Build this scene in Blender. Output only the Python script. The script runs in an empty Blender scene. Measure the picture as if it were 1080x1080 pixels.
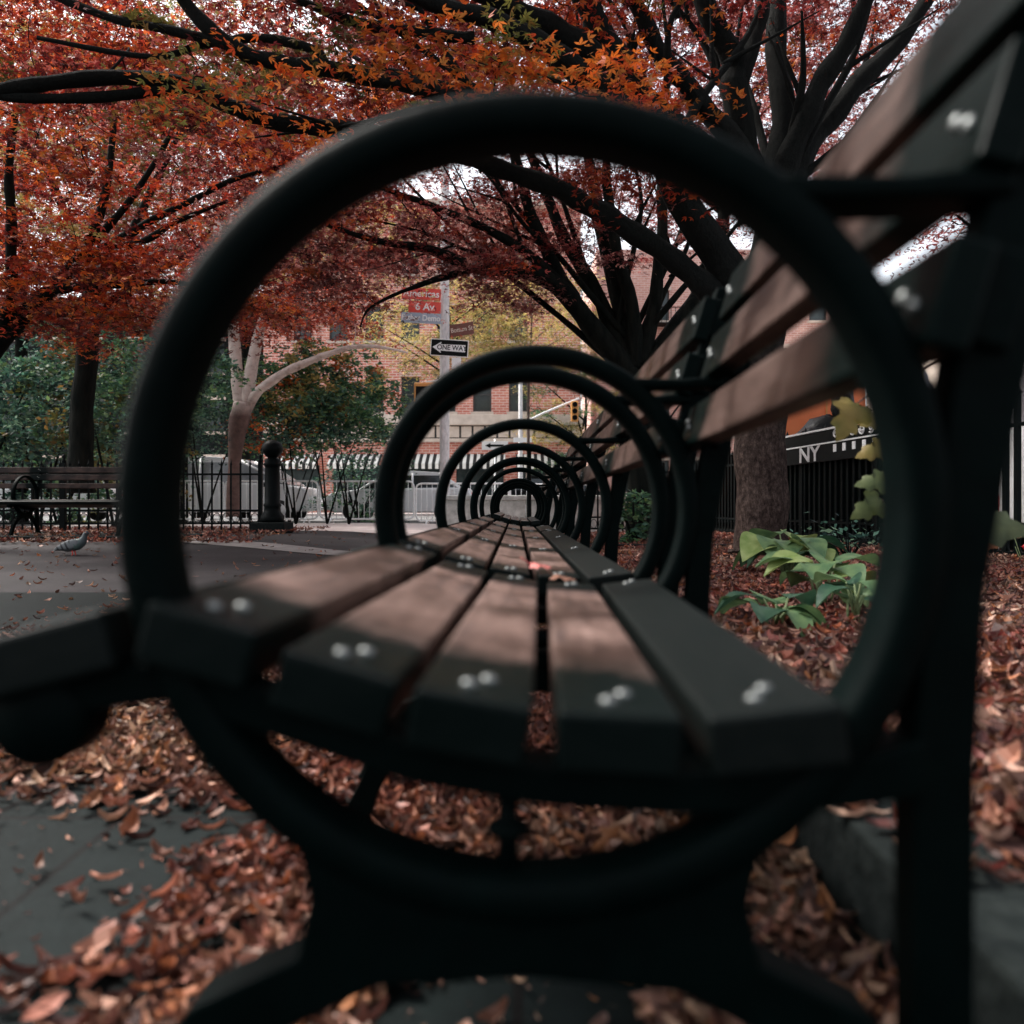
import bpy, bmesh, math, random
import numpy as np
from mathutils import Vector, Matrix
R = math.radians
random.seed(7); rng = np.random.default_rng(11)
S = bpy.context.scene
COL = S.collection

# ------------------------------------------------------------------ camera, sky, sun, exposure
CZ = 0.50                      # the camera looks along the bench row from half a metre up
F = 832.0
def P(px, py, D):              # survey of the photograph: direction and distance -> point in the place
    return Vector(((px-546)/F*D, D, CZ+(535-py)/F*D))
cam_d = bpy.data.cameras.new('camera'); cam = bpy.data.objects.new('camera', cam_d); COL.objects.link(cam)
cam.location = (0, 0, CZ); cam.rotation_euler = (R(90), 0, 0)
cam_d.sensor_width = 36; cam_d.lens = F/1080*36
cam_d.shift_x = -6/1080; cam_d.shift_y = -5/1080
cam_d.clip_start = 0.02; cam_d.clip_end = 2000
cam_d.dof.use_dof = True; cam_d.dof.focus_distance = 6.0; cam_d.dof.aperture_fstop = 3.0
S.camera = cam
W = bpy.data.worlds.new('World'); S.world = W; W.use_nodes = True
nt = W.node_tree; bg = nt.nodes['Background']
sky = nt.nodes.new('ShaderNodeTexSky'); sky.sky_type = 'NISHITA'; sky.sun_disc = False
SUN_EL, SUN_AZ = 52, -66       # azimuth from +Y, negative to the left
sky.sun_elevation = R(SUN_EL); sky.sun_rotation = R(SUN_AZ)
sky.air_density = 1.0; sky.dust_density = 5.0; sky.ozone_density = 1.0
hs = nt.nodes.new('ShaderNodeHueSaturation'); hs.inputs['Saturation'].default_value = 0.30
nt.links.new(sky.outputs[0], hs.inputs['Color']); nt.links.new(hs.outputs[0], bg.inputs['Color'])
bg.inputs['Strength'].default_value = 0.12
sd = bpy.data.lights.new('sun', 'SUN'); sd.energy = 1.8; sd.angle = R(18); sd.color = (1.0, 0.95, 0.88)
so = bpy.data.objects.new('sun', sd); COL.objects.link(so)
sdir = Vector((math.sin(R(SUN_AZ))*math.cos(R(SUN_EL)), math.cos(R(SUN_AZ))*math.cos(R(SUN_EL)), math.sin(R(SUN_EL))))
so.rotation_euler = sdir.to_track_quat('Z', 'Y').to_euler()
S.view_settings.view_transform = 'Standard'; S.view_settings.look = 'None'
S.view_settings.exposure = 1.7; S.view_settings.gamma = 1.0
S.render.engine = 'CYCLES'
S.cycles.max_bounces = 6; S.cycles.transparent_max_bounces = 4

# ------------------------------------------------------------------ materials
def newmat(name):
    m = bpy.data.materials.new(name); m.use_nodes = True
    n = m.node_tree; return m, n, n.nodes['Principled BSDF']
def node(n, t, **kw):
    x = n.nodes.new(t)
    for k, v in kw.items(): setattr(x, k, v)
    return x
def ramp(n, stops):
    r = n.nodes.new('ShaderNodeValToRGB'); e = r.color_ramp.elements
    e[0].position, e[0].color = stops[0][0], (*stops[0][1], 1)
    e[1].position, e[1].color = stops[-1][0], (*stops[-1][1], 1)
    for p, c in stops[1:-1]:
        k = e.new(p); k.color = (*c, 1)
    return r
def noise(n, scale, detail=6, rough=.6, coord='Object', vec=None, stretch=None):
    tc = n.nodes.new('ShaderNodeTexCoord'); src = tc.outputs[coord] if vec is None else vec
    if stretch:
        mp = n.nodes.new('ShaderNodeMapping'); mp.inputs['Scale'].default_value = stretch
        n.links.new(src, mp.inputs[0]); src = mp.outputs[0]
    t = n.nodes.new('ShaderNodeTexNoise'); t.inputs['Scale'].default_value = scale
    t.inputs['Detail'].default_value = detail; t.inputs['Roughness'].default_value = rough
    n.links.new(src, t.inputs['Vector']); return t
def bump(n, b, src, strength=.3, dist=.01):
    k = n.nodes.new('ShaderNodeBump'); k.inputs['Strength'].default_value = strength; k.inputs['Distance'].default_value = dist
    n.links.new(src, k.inputs['Height']); n.links.new(k.outputs[0], b.inputs['Normal'])
def mottled(name, c1, c2, scale=20, rough=.6, bs=.2, bd=.005, metal=0, stretch=None, coord='Object', lo=.3, hi=.7, spec=.5):
    m, n, b = newmat(name); b.inputs['Specular IOR Level'].default_value = spec
    t = noise(n, scale, stretch=stretch, coord=coord); r = ramp(n, [(lo, c1), (hi, c2)])
    n.links.new(t.outputs[0], r.inputs[0]); n.links.new(r.outputs[0], b.inputs['Base Color'])
    b.inputs['Roughness'].default_value = rough; b.inputs['Metallic'].default_value = metal
    if bs: bump(n, b, t.outputs[0], bs, bd)
    return m
def foliage_mat(name, trans=.35, rough=.55):
    m, n, b = newmat(name)
    at = node(n, 'ShaderNodeAttribute', attribute_name='tint')
    n.links.new(at.outputs['Color'], b.inputs['Base Color']); b.inputs['Roughness'].default_value = rough
    tr = node(n, 'ShaderNodeBsdfTranslucent'); n.links.new(at.outputs['Color'], tr.inputs['Color'])
    mx = node(n, 'ShaderNodeMixShader'); mx.inputs[0].default_value = trans
    n.links.new(b.outputs[0], mx.inputs[1]); n.links.new(tr.outputs[0], mx.inputs[2])
    n.links.new(mx.outputs[0], n.nodes['Material Output'].inputs['Surface'])
    return m
M = {}
M['iron'] = mottled('painted_iron', (.0002, .0016, .0015), (.0006, .0030, .0028), 30, .55, .5, .003, spec=.03)
M['iron_far'] = mottled('fence_iron', (.0015, .003, .0033), (.003, .0055, .0055), 12, .5, 0, spec=.08)
M['bolt'] = mottled('steel_bolt', (.05, .055, .055), (.20, .21, .205), 60, .45, 0, metal=.7)
M['slat_dark'] = mottled('slat_green', (.0008, .0028, .0026), (.0028, .0046, .0042), 14, .55, .35, .002, stretch=(6, 1, 6), spec=.10)
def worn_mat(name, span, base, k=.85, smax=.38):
    m, n, b = newmat(name)
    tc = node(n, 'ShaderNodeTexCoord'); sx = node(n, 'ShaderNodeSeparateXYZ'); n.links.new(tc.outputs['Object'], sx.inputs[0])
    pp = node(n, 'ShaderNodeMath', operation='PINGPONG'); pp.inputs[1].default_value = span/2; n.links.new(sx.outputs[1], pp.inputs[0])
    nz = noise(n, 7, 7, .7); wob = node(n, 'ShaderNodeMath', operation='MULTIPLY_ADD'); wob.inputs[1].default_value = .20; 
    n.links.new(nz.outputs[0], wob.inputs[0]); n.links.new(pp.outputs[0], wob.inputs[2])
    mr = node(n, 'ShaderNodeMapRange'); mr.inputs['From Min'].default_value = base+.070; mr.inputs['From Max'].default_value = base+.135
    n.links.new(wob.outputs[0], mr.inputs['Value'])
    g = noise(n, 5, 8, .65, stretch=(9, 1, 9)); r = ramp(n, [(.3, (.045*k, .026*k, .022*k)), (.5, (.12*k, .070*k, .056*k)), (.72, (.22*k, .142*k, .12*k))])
    n.links.new(g.outputs[0], r.inputs[0])
    g2 = noise(n, 7, 3, .5); r2 = ramp(n, [(.38, (.22, .21, .21)), (.58, (1, 1, 1))]); n.links.new(g2.outputs[0], r2.inputs[0])  # blotchy tone of the worn wood, its contrast painted to imitate sky reflections
    mu = node(n, 'ShaderNodeMixRGB', blend_type='MULTIPLY'); mu.inputs[0].default_value = .8
    n.links.new(r.outputs[0], mu.inputs[1]); n.links.new(r2.outputs[0], mu.inputs[2])
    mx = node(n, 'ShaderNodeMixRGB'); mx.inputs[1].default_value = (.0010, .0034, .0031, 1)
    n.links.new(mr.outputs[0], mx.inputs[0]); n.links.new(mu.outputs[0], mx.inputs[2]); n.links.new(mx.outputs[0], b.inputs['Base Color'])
    b.inputs['Roughness'].default_value = .5; b.inputs['Specular IOR Level'].default_value = .12
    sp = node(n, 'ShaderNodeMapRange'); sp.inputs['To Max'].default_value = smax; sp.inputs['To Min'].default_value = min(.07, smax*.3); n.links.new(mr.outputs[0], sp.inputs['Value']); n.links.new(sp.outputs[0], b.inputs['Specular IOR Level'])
    rg = node(n, 'ShaderNodeMapRange'); rg.inputs['From Min'].default_value = .35; rg.inputs['From Max'].default_value = .65; rg.inputs['To Min'].default_value = .30; rg.inputs['To Max'].default_value = .58; n.links.new(g2.outputs[0], rg.inputs['Value']); n.links.new(rg.outputs[0], b.inputs['Roughness'])
    bump(n, b, g.outputs[0], .5, .003)
    return m
M['bark'] = mottled('bark_dark', (.002, .0038, .0034), (.014, .015, .012), 14, .85, .9, .03, stretch=(1, 1, .25), spec=.08)
M['bark_brown'] = mottled('bark_brown', (.035, .022, .018), (.15, .105, .088), 14, .9, 1.0, .04, stretch=(1, 1, .45))
def bark_pale():
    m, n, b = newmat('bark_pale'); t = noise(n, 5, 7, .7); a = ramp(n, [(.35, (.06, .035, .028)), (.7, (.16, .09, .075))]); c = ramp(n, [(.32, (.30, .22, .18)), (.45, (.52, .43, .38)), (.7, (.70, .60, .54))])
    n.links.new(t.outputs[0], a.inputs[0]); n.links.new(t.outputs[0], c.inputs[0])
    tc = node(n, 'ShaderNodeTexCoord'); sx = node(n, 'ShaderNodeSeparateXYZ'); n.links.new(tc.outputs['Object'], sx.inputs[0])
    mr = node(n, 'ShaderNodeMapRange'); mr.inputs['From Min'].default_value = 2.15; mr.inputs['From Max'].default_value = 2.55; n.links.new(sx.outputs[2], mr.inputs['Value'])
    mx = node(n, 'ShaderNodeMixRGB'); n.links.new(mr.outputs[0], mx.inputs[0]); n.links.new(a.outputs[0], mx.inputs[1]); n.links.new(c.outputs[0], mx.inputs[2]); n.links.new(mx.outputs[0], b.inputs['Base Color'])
    b.inputs['Roughness'].default_value = .85; bump(n, b, t.outputs[0], .6, .03); return m
def bark_two():
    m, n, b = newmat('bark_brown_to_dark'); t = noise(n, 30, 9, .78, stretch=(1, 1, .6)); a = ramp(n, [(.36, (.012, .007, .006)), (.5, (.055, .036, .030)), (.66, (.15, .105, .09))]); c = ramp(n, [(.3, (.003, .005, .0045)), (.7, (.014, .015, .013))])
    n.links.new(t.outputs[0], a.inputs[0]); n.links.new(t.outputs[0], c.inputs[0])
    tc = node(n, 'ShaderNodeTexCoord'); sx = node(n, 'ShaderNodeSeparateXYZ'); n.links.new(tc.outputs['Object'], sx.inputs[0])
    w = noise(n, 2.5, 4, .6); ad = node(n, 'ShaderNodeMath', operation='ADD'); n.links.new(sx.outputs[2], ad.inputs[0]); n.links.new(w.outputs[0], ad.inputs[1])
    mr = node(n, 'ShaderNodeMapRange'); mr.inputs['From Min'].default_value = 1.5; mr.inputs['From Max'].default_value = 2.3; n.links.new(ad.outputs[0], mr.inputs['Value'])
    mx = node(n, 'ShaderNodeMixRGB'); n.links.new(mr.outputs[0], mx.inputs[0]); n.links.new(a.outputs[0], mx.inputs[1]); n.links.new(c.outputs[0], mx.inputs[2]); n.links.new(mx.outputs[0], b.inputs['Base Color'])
    b.inputs['Roughness'].default_value = .9; b.inputs['Specular IOR Level'].default_value = .15; bump(n, b, t.outputs[0], 1.0, .04); return m
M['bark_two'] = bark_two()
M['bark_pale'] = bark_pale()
M['leaf'] = foliage_mat('leaf', .38)
M['litter'] = foliage_mat('litter_leaf', .12, .6)
M['asphalt'] = None
def ground_mat():
    m, n, b = newmat('plaza_asphalt')
    t = noise(n, 1.1, 8, .65); r = ramp(n, [(.3, (.009, .0075, .008)), (.5, (.018, .0145, .016)), (.72, (.036, .030, .031))])
    n.links.new(t.outputs[0], r.inputs[0])
    f = noise(n, 160, 3, .6); mu = node(n, 'ShaderNodeMixRGB', blend_type='OVERLAY'); mu.inputs[0].default_value = .5
    n.links.new(r.outputs[0], mu.inputs[1]); n.links.new(f.outputs[0], mu.inputs[2]); n.links.new(mu.outputs[0], b.inputs['Base Color'])
    b.inputs['Roughness'].default_value = .8; b.inputs['Specular IOR Level'].default_value = .2; bump(n, b, f.outputs[0], .35, .006)
    return m
M['asphalt'] = ground_mat()
def paver_mat():
    m, n, b = newmat('dark_flagstone')
    tc = node(n, 'ShaderNodeTexCoord'); br = node(n, 'ShaderNodeTexBrick'); n.links.new(tc.outputs['Object'], br.inputs['Vector'])
    br.inputs['Scale'].default_value = 1; br.inputs['Brick Width'].default_value = .42; br.inputs['Row Height'].default_value = .42
    br.inputs['Mortar Size'].default_value = .006; br.inputs['Color1'].default_value = (.004, .0068, .0068, 1); br.inputs['Color2'].default_value = (.006, .0095, .0095, 1)
    br.inputs['Mortar'].default_value = (.003, .003, .003, 1)
    t = noise(n, 25, 6, .7); mu = node(n, 'ShaderNodeMixRGB', blend_type='OVERLAY'); mu.inputs[0].default_value = .7
    n.links.new(br.outputs[0], mu.inputs[1]); n.links.new(t.outputs[0], mu.inputs[2]); n.links.new(mu.outputs[0], b.inputs['Base Color'])
    b.inputs['Roughness'].default_value = .7; b.inputs['Specular IOR Level'].default_value = .08; bump(n, b, t.outputs[0], .4, .006); return m
M['paver'] = paver_mat()
M['litter_soil'] = mottled('leaf_mould', (.045, .018, .014), (.16, .065, .05), 45, .85, .8, .02)
M['curb'] = mottled('curb_stone', (.0045, .007, .007), (.016, .020, .019), 30, .85, .9, .01, spec=.1)
M['pale_pave'] = mottled('pale_pavement', (.38, .31, .29), (.60, .52, .49), 3, .8, .2, .004)
M['strip'] = mottled('stone_strip', (.13, .115, .11), (.22, .20, .19), 8, .8, .2, .004)
M['road'] = mottled('road_asphalt', (.06, .06, .06), (.11, .11, .11), 6, .85, .2, .004)
M['grass'] = mottled('verge', (.03, .05, .03), (.06, .08, .04), 4, .9, 0)
M['steel'] = mottled('galvanised_steel', (.68, .69, .69), (.82, .83, .83), 20, .5, 0, metal=.1)
M['pole'] = mottled('pole_paint', (.42, .42, .42), (.72, .70, .70), 7, .5, .2, .003, stretch=(3, 3, 1))
M['white'] = mottled('white_paint', (.70, .70, .70), (.80, .80, .80), 5, .35, 0)
M['car_grey'] = mottled('car_paint_grey', (.42, .43, .45), (.50, .51, .53), 2, .22, 0, metal=.3)
M['car_white'] = mottled('car_paint_white', (.66, .67, .68), (.74, .75, .76), 2, .22, 0)
M['glass'] = mottled('dark_glass', (.010, .014, .016), (.03, .04, .045), 2, .08, 0)
M['shade'] = mottled('window_dark', (.012, .022, .024), (.035, .05, .05), 2, .15, 0)
M['rubber'] = mottled('rubber', (.01, .01, .01), (.02, .02, .02), 20, .8, 0)
M['cream'] = mottled('cream_stone', (.52, .43, .36), (.72, .62, .53), 2, .8, .1, .01)
M['trim'] = mottled('dark_trim', (.03, .03, .03), (.06, .055, .05), 4, .6, 0)
M['black'] = mottled('matt_black', (.002, .003, .003), (.005, .006, .006), 8, .6, 0, spec=.12)
M['black_bag'] = mottled('black_plastic', (.003, .004, .004), (.008, .009, .01), 14, .4, .8, .02, spec=.12)
M['orange'] = mottled('orange_paint', (.80, .17, .05), (.88, .24, .08), 3, .5, 0)
M['kiosk'] = mottled('grey_white_panel', (.15, .145, .155), (.20, .19, .205), 2, .6, .05, .004)
M['red_sign'] = mottled('sign_red', (.52, .035, .025), (.64, .06, .04), 5, .5, 0)
M['brown_sign'] = mottled('sign_brown', (.10, .03, .02), (.15, .045, .03), 5, .5, 0)
M['blue_sign'] = mottled('sign_blue', (.25, .31, .40), (.34, .40, .48), 5, .5, 0)
M['yellow'] = mottled('signal_yellow', (.60, .25, .06), (.72, .34, .10), 5, .5, 0)
M['red'] = mottled('red_plastic', (.60, .02, .03), (.70, .04, .05), 5, .4, 0)
M['stone_wall'] = mottled('pale_granite', (.32, .33, .31), (.62, .63, .60), 9, .8, .4, .02)
def brick_mat(name, a, b_, mort, s=1.0):
    m, n, b = newmat(name)
    tc = node(n, 'ShaderNodeTexCoord'); sx = node(n, 'ShaderNodeSeparateXYZ'); n.links.new(tc.outputs['Object'], sx.inputs[0])
    ad = node(n, 'ShaderNodeMath', operation='ADD'); n.links.new(sx.outputs[0], ad.inputs[0]); n.links.new(sx.outputs[1], ad.inputs[1])
    cb = node(n, 'ShaderNodeCombineXYZ'); n.links.new(ad.outputs[0], cb.inputs[0]); n.links.new(sx.outputs[2], cb.inputs[1])
    br = node(n, 'ShaderNodeTexBrick'); n.links.new(cb.outputs[0], br.inputs['Vector'])
    br.inputs['Scale'].default_value = 1; br.inputs['Brick Width'].default_value = .42*s; br.inputs['Row Height'].default_value = .15*s
    br.inputs['Mortar Size'].default_value = .02*s; br.inputs['Color1'].default_value = (*a, 1); br.inputs['Color2'].default_value = (*b_, 1); br.inputs['Mortar'].default_value = (*mort, 1)
    t = noise(n, .8, 5, .6); mu = node(n, 'ShaderNodeMixRGB', blend_type='OVERLAY'); mu.inputs[0].default_value = .5
    n.links.new(br.outputs[0], mu.inputs[1]); n.links.new(t.outputs[0], mu.inputs[2]); n.links.new(mu.outputs[0], b.inputs['Base Color'])
    b.inputs['Roughness'].default_value = .85; return m
M['brick'] = brick_mat('red_brick', (.52, .15, .11), (.66, .25, .18), (.72, .55, .48))
M['brick2'] = brick_mat('pink_brick', (.50, .24, .20), (.62, .34, .28), (.65, .5, .45))
def stripe_mat():
    m, n, b = newmat('awning_stripes')
    tc = node(n, 'ShaderNodeTexCoord'); sx = node(n, 'ShaderNodeSeparateXYZ'); n.links.new(tc.outputs['Object'], sx.inputs[0])
    pp = node(n, 'ShaderNodeMath', operation='PINGPONG'); pp.inputs[1].default_value = .19; n.links.new(sx.outputs[0], pp.inputs[0])
    gt = node(n, 'ShaderNodeMath', operation='GREATER_THAN'); gt.inputs[1].default_value = .095; n.links.new(pp.outputs[0], gt.inputs[0])
    r = ramp(n, [(.4, (.012, .014, .014)), (.6, (.72, .72, .68))]); n.links.new(gt.outputs[0], r.inputs[0]); n.links.new(r.outputs[0], b.inputs['Base Color'])
    b.inputs['Roughness'].default_value = .8; return m
M['awning'] = stripe_mat()

# ------------------------------------------------------------------ helpers
def link(name, me, parent=None, mats=()):
    o = bpy.data.objects.new(name, me); COL.objects.link(o)
    for m in mats: me.materials.append(m)
    if parent: o.parent = parent
    return o
def tag(o, label, cat=None, group=None, kind=None):
    if label: o['label'] = label
    if cat: o['category'] = cat
    if group: o['group'] = group
    if kind: o['kind'] = kind
    return o
def thing(name, label, cat, loc=(0, 0, 0), rz=0, group=None):
    o = bpy.data.objects.new(name, None); COL.objects.link(o); o.location = loc; o.rotation_euler = (0, 0, rz)
    o.empty_display_size = .1
    return tag(o, label, cat, group)
def dup(root, loc, rz, label):
    r = root.copy(); COL.objects.link(r); r.location = loc; r.rotation_euler = (0, 0, rz); r['label'] = label
    for ch in list(root.children):
        c = ch.copy(); COL.objects.link(c); c.parent = r
        for g in list(ch.children):
            d = g.copy(); COL.objects.link(d); d.parent = c
    return r
class MB:
    def __init__(s): s.bm = bmesh.new()
    def box(s, a, b, bev=0, mi=0, rot=None):
        c = [(a[i]+b[i])/2 for i in range(3)]; h = [abs(b[i]-a[i]) for i in range(3)]
        t = bmesh.new(); bmesh.ops.create_cube(t, size=1); bmesh.ops.scale(t, vec=h, verts=t.verts)
        if bev: bmesh.ops.bevel(t, geom=list(t.edges), offset=bev, segments=2, affect='EDGES', profile=.5)
        if rot: bmesh.ops.rotate(t, cent=(0, 0, 0), matrix=rot, verts=t.verts)
        bmesh.ops.translate(t, vec=c, verts=t.verts); s.add(t, mi); return s
    def add(s, t, mi=0, smooth=False):
        mp = {}
        for v in t.verts: mp[v] = s.bm.verts.new(v.co)
        for f in t.faces:
            try:
                g = s.bm.faces.new([mp[v] for v in f.verts]); g.material_index = mi; g.smooth = smooth or f.smooth
            except ValueError: pass
        t.free()
    def prism(s, pts, y0, y1, bev=0, mi=0):       # polygon in x,z extruded along y
        t = bmesh.new(); a = [t.verts.new((x, y0, z)) for x, z in pts]; b = [t.verts.new((x, y1, z)) for x, z in pts]
        n = len(pts); t.faces.new(a); t.faces.new(b[::-1])
        for i in range(n): t.faces.new([a[(i+1) % n], a[i], b[i], b[(i+1) % n]])
        bmesh.ops.recalc_face_normals(t, faces=t.faces)
        if bev: bmesh.ops.bevel(t, geom=list(t.edges), offset=bev, segments=2, affect='EDGES', profile=.5)
        s.add(t, mi); return s
    def xprism(s, pts, x0, x1, bev=0, mi=0):      # polygon in y,z extruded along x
        t = bmesh.new(); a = [t.verts.new((x0, y, z)) for y, z in pts]; b = [t.verts.new((x1, y, z)) for y, z in pts]
        n = len(pts); t.faces.new(a); t.faces.new(b[::-1])
        for i in range(n): t.faces.new([a[(i+1) % n], a[i], b[i], b[(i+1) % n]])
        bmesh.ops.recalc_face_normals(t, faces=t.faces)
        if bev: bmesh.ops.bevel(t, geom=list(t.edges), offset=bev, segments=2, affect='EDGES', profile=.5)
        s.add(t, mi); return s
    def tube(s, pts, rad, n=8, mi=0, cap=True, closed=False):
        pts = [Vector(p) for p in pts]; N = len(pts)
        if not hasattr(rad, '__len__'): rad = [rad]*N
        up = Vector((0, 0, 1)); rings = []; prev = None
        for i, p in enumerate(pts):
            if closed: d = pts[(i+1) % N]-pts[i-1]
            else: d = pts[min(i+1, N-1)]-pts[max(i-1, 0)]
            d.normalize()
            if prev is None: a = d.orthogonal().normalized()
            else:
                a = prev-d*prev.dot(d); a = a.normalized() if a.length > 1e-6 else d.orthogonal().normalized()
            prev = a; b = d.cross(a)
            rings.append([s.bm.verts.new(p+(a*math.cos(2*math.pi*k/n)+b*math.sin(2*math.pi*k/n))*rad[i]) for k in range(n)])
        for i in range(N if closed else N-1):
            A, B = rings[i], rings[(i+1) % N]
            for k in range(n):
                f = s.bm.faces.new([A[k], A[(k+1) % n], B[(k+1) % n], B[k]]); f.smooth = True; f.material_index = mi
        if cap and not closed:
            f = s.bm.faces.new(rings[0][::-1]); f.material_index = mi; f = s.bm.faces.new(rings[-1]); f.material_index = mi
        return s
    def lathe(s, prof, c=(0, 0, 0), n=24, mi=0, axis='Z'):
        rings = []
        for r, z in prof:
            row = []
            for k in range(n):
                a = 2*math.pi*k/n; x, y = r*math.cos(a), r*math.sin(a)
                v = (x, y, z) if axis == 'Z' else ((x, z, y) if axis == 'Y' else (z, x, y))
                row.append(s.bm.verts.new((v[0]+c[0], v[1]+c[1], v[2]+c[2])))
            rings.append(row)
        for A, B in zip(rings, rings[1:]):
            for k in range(n):
                f = s.bm.faces.new([A[k], A[(k+1) % n], B[(k+1) % n], B[k]]); f.smooth = True; f.material_index = mi
        s.bm.faces.new(rings[0][::-1]).material_index = mi; s.bm.faces.new(rings[-1]).material_index = mi
        return s
    def blob(s, c, r, seed=0, amp=.12, sub=3, mi=0):
        t = bmesh.new(); bmesh.ops.create_icosphere(t, subdivisions=sub, radius=1)
        rr = random.Random(seed); ph = [rr.uniform(0, 6) for _ in range(6)]
        for v in t.verts:
            p = v.co; k = 1+amp*(math.sin(3*p.x+ph[0])*math.cos(4*p.y+ph[1])+.6*math.sin(7*p.z+ph[2]+3*p.x)+.4*math.sin(11*p.y+ph[3]))
            v.co = Vector((p.x*r[0]*k+c[0], p.y*r[1]*k+c[1], p.z*r[2]*k+c[2]))
        s.add(t, mi, True); return s
    def loft(s, rings, mi=0, cap=True):
        rv = [[s.bm.verts.new(p) for p in r] for r in rings]; n = len(rv[0])
        for A, B in zip(rv, rv[1:]):
            for k in range(n):
                f = s.bm.faces.new([A[k], A[(k+1) % n], B[(k+1) % n], B[k]]); f.smooth = True; f.material_index = mi
        if cap: s.bm.faces.new(rv[0][::-1]).material_index = mi; s.bm.faces.new(rv[-1]).material_index = mi
        return s
    def done(s, name, mats, parent=None):
        bmesh.ops.recalc_face_normals(s.bm, faces=s.bm.faces)
        me = bpy.data.meshes.new(name); s.bm.to_mesh(me); s.bm.free()
        if not isinstance(mats, (list, tuple)): mats = [mats]
        return link(name, me, parent, mats)
def text(body, size, loc, rot, mat, parent, name='lettering', ext=.002, align='CENTER', sx=1.0, bold=0.0):
    cu = bpy.data.curves.new('t', 'FONT'); cu.body = body; cu.size = size; cu.extrude = ext; cu.align_x = align; cu.align_y = 'CENTER'; cu.offset = bold
    o = bpy.data.objects.new('t', cu); COL.objects.link(o)
    dg = bpy.context.evaluated_depsgraph_get(); me = bpy.data.meshes.new_from_object(o.evaluated_get(dg))
    bpy.data.objects.remove(o); me.materials.clear()
    t = link(name, me, parent, [mat]); t.location = loc; t.rotation_euler = rot; t.scale = (sx, 1, 1); return t
def sheet(name, quads, mat, kind='structure'):
    bm = bmesh.new()
    for q in quads: bm.faces.new([bm.verts.new(v) for v in q])
    me = bpy.data.meshes.new(name); bm.to_mesh(me); bm.free(); o = link(name, me, None, [mat]); tag(o, None, kind=kind); return o

# leaves -------------------------------------------------------------
def rh(ang, L, w, droop=.12):
    a = math.radians(ang); c, s_ = math.cos(a), math.sin(a)
    pts = [(0, 0, 0), (.45*L, -w/2, -.02), (L, 0, -droop*L), (.45*L, w/2, -.02)]
    return [(x*c-y*s_, x*s_+y*c, z) for x, y, z in pts]
def tmpl(kind):
    if kind == 'maple5': v = rh(0, 1, .30)+rh(42, .85, .26)+rh(-42, .85, .26)+rh(88, .6, .2)+rh(-88, .6, .2)
    elif kind == 'maple3': v = rh(0, 1, .32)+rh(50, .8, .28)+rh(-50, .8, .28)
    elif kind == 'pair': v = rh(20, .9, .34)+rh(-70, .8, .32)
    elif kind == 'oval': v = rh(0, 1, .5)
    elif kind == 'litter':
        v = []
        xs = [(-.5, .015, .12), (-.12, .17, .0), (.22, .14, .03), (.5, .015, .18)]
        for i in range(3):
            x0, w0, z0 = xs[i]; x1, w1, z1 = xs[i+1]
            v += [(x0, -w0, z0), (x1, -w1, z1), (x1, 0, z1-.09), (x0, 0, z0-.09)]
            v += [(x0, 0, z0-.09), (x1, 0, z1-.09), (x1, w1, z1+.03), (x0, w0, z0+.03)]
    return np.array(v, dtype=np.float32)
def basis(nrm, yaw):
    n = nrm/np.linalg.norm(nrm, axis=1, keepdims=True)
    ref = np.stack([np.cos(yaw), np.sin(yaw), np.zeros_like(yaw)], 1)
    x = ref-n*(ref*n).sum(1, keepdims=True); x /= np.linalg.norm(x, axis=1, keepdims=True)+1e-9
    y = np.cross(n, x); return np.stack([x, y, n], 1)      # rows
def leaf_mesh(name, C, N, yaw, size, tint, kind, mat, parent=None, asp=None):
    T = tmpl(kind); B = basis(N, yaw); k = len(T); n = len(C)
    TT = np.repeat(T[None], n, 0)
    if asp is not None: TT[:, :, 1] *= asp[:, None]; TT[:, :, 2] *= rng.uniform(.2, 2.2, (n, 1))
    V = np.einsum('nkj,njm->nkm', TT, B)*size[:, None, None]+C[:, None, :]
    V = V.reshape(-1, 3).astype(np.float32); nf = n*k//4
    me = bpy.data.meshes.new(name); me.vertices.add(n*k); me.vertices.foreach_set('co', V.ravel())
    me.loops.add(nf*4); me.loops.foreach_set('vertex_index', np.arange(nf*4, dtype=np.int32))
    me.polygons.add(nf); me.polygons.foreach_set('loop_start', np.arange(0, nf*4, 4, dtype=np.int32))
    at = me.attributes.new('tint', 'FLOAT_COLOR', 'POINT')
    col = np.ones((n, k, 4), np.float32); col[:, :, :3] = tint[:, None, :]; at.data.foreach_set('color', col.ravel())
    me.update(); me.validate()
    return link(name, me, parent, [mat])
PAL = {
 'crimson': [(.18, .019, .018), (.10, .010, .012), (.26, .040, .030), (.04, .007, .008), (.32, .085, .07)],
 'redorange': [(.48, .065, .018), (.28, .026, .012), (.56, .12, .028), (.09, .010, .008), (.40, .045, .022)],
 'orange': [(.66, .15, .02), (.56, .10, .018), (.70, .21, .045), (.44, .06, .02), (.34, .13, .03)],
 'pink': [(.38, .13, .11), (.22, .035, .04), (.50, .24, .20), (.10, .016, .020), (.30, .075, .06)],
 'yellow': [(.50, .38, .12), (.40, .34, .10), (.58, .40, .15), (.30, .28, .09)],
 'olive': [(.13, .13, .035), (.18, .16, .04), (.09, .10, .03), (.24, .14, .04)],
 'green': [(.07, .16, .08), (.10, .22, .09), (.04, .10, .06), (.17, .27, .10), (.08, .18, .12)],
 'teal': [(.025, .07, .055), (.05, .13, .09), (.09, .20, .14), (.012, .032, .028), (.15, .25, .15)],
}
def pick(pals, w):
    c = rng.choice(len(pals), p=np.array(w)/sum(w)); return PAL[pals[c]]
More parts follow.
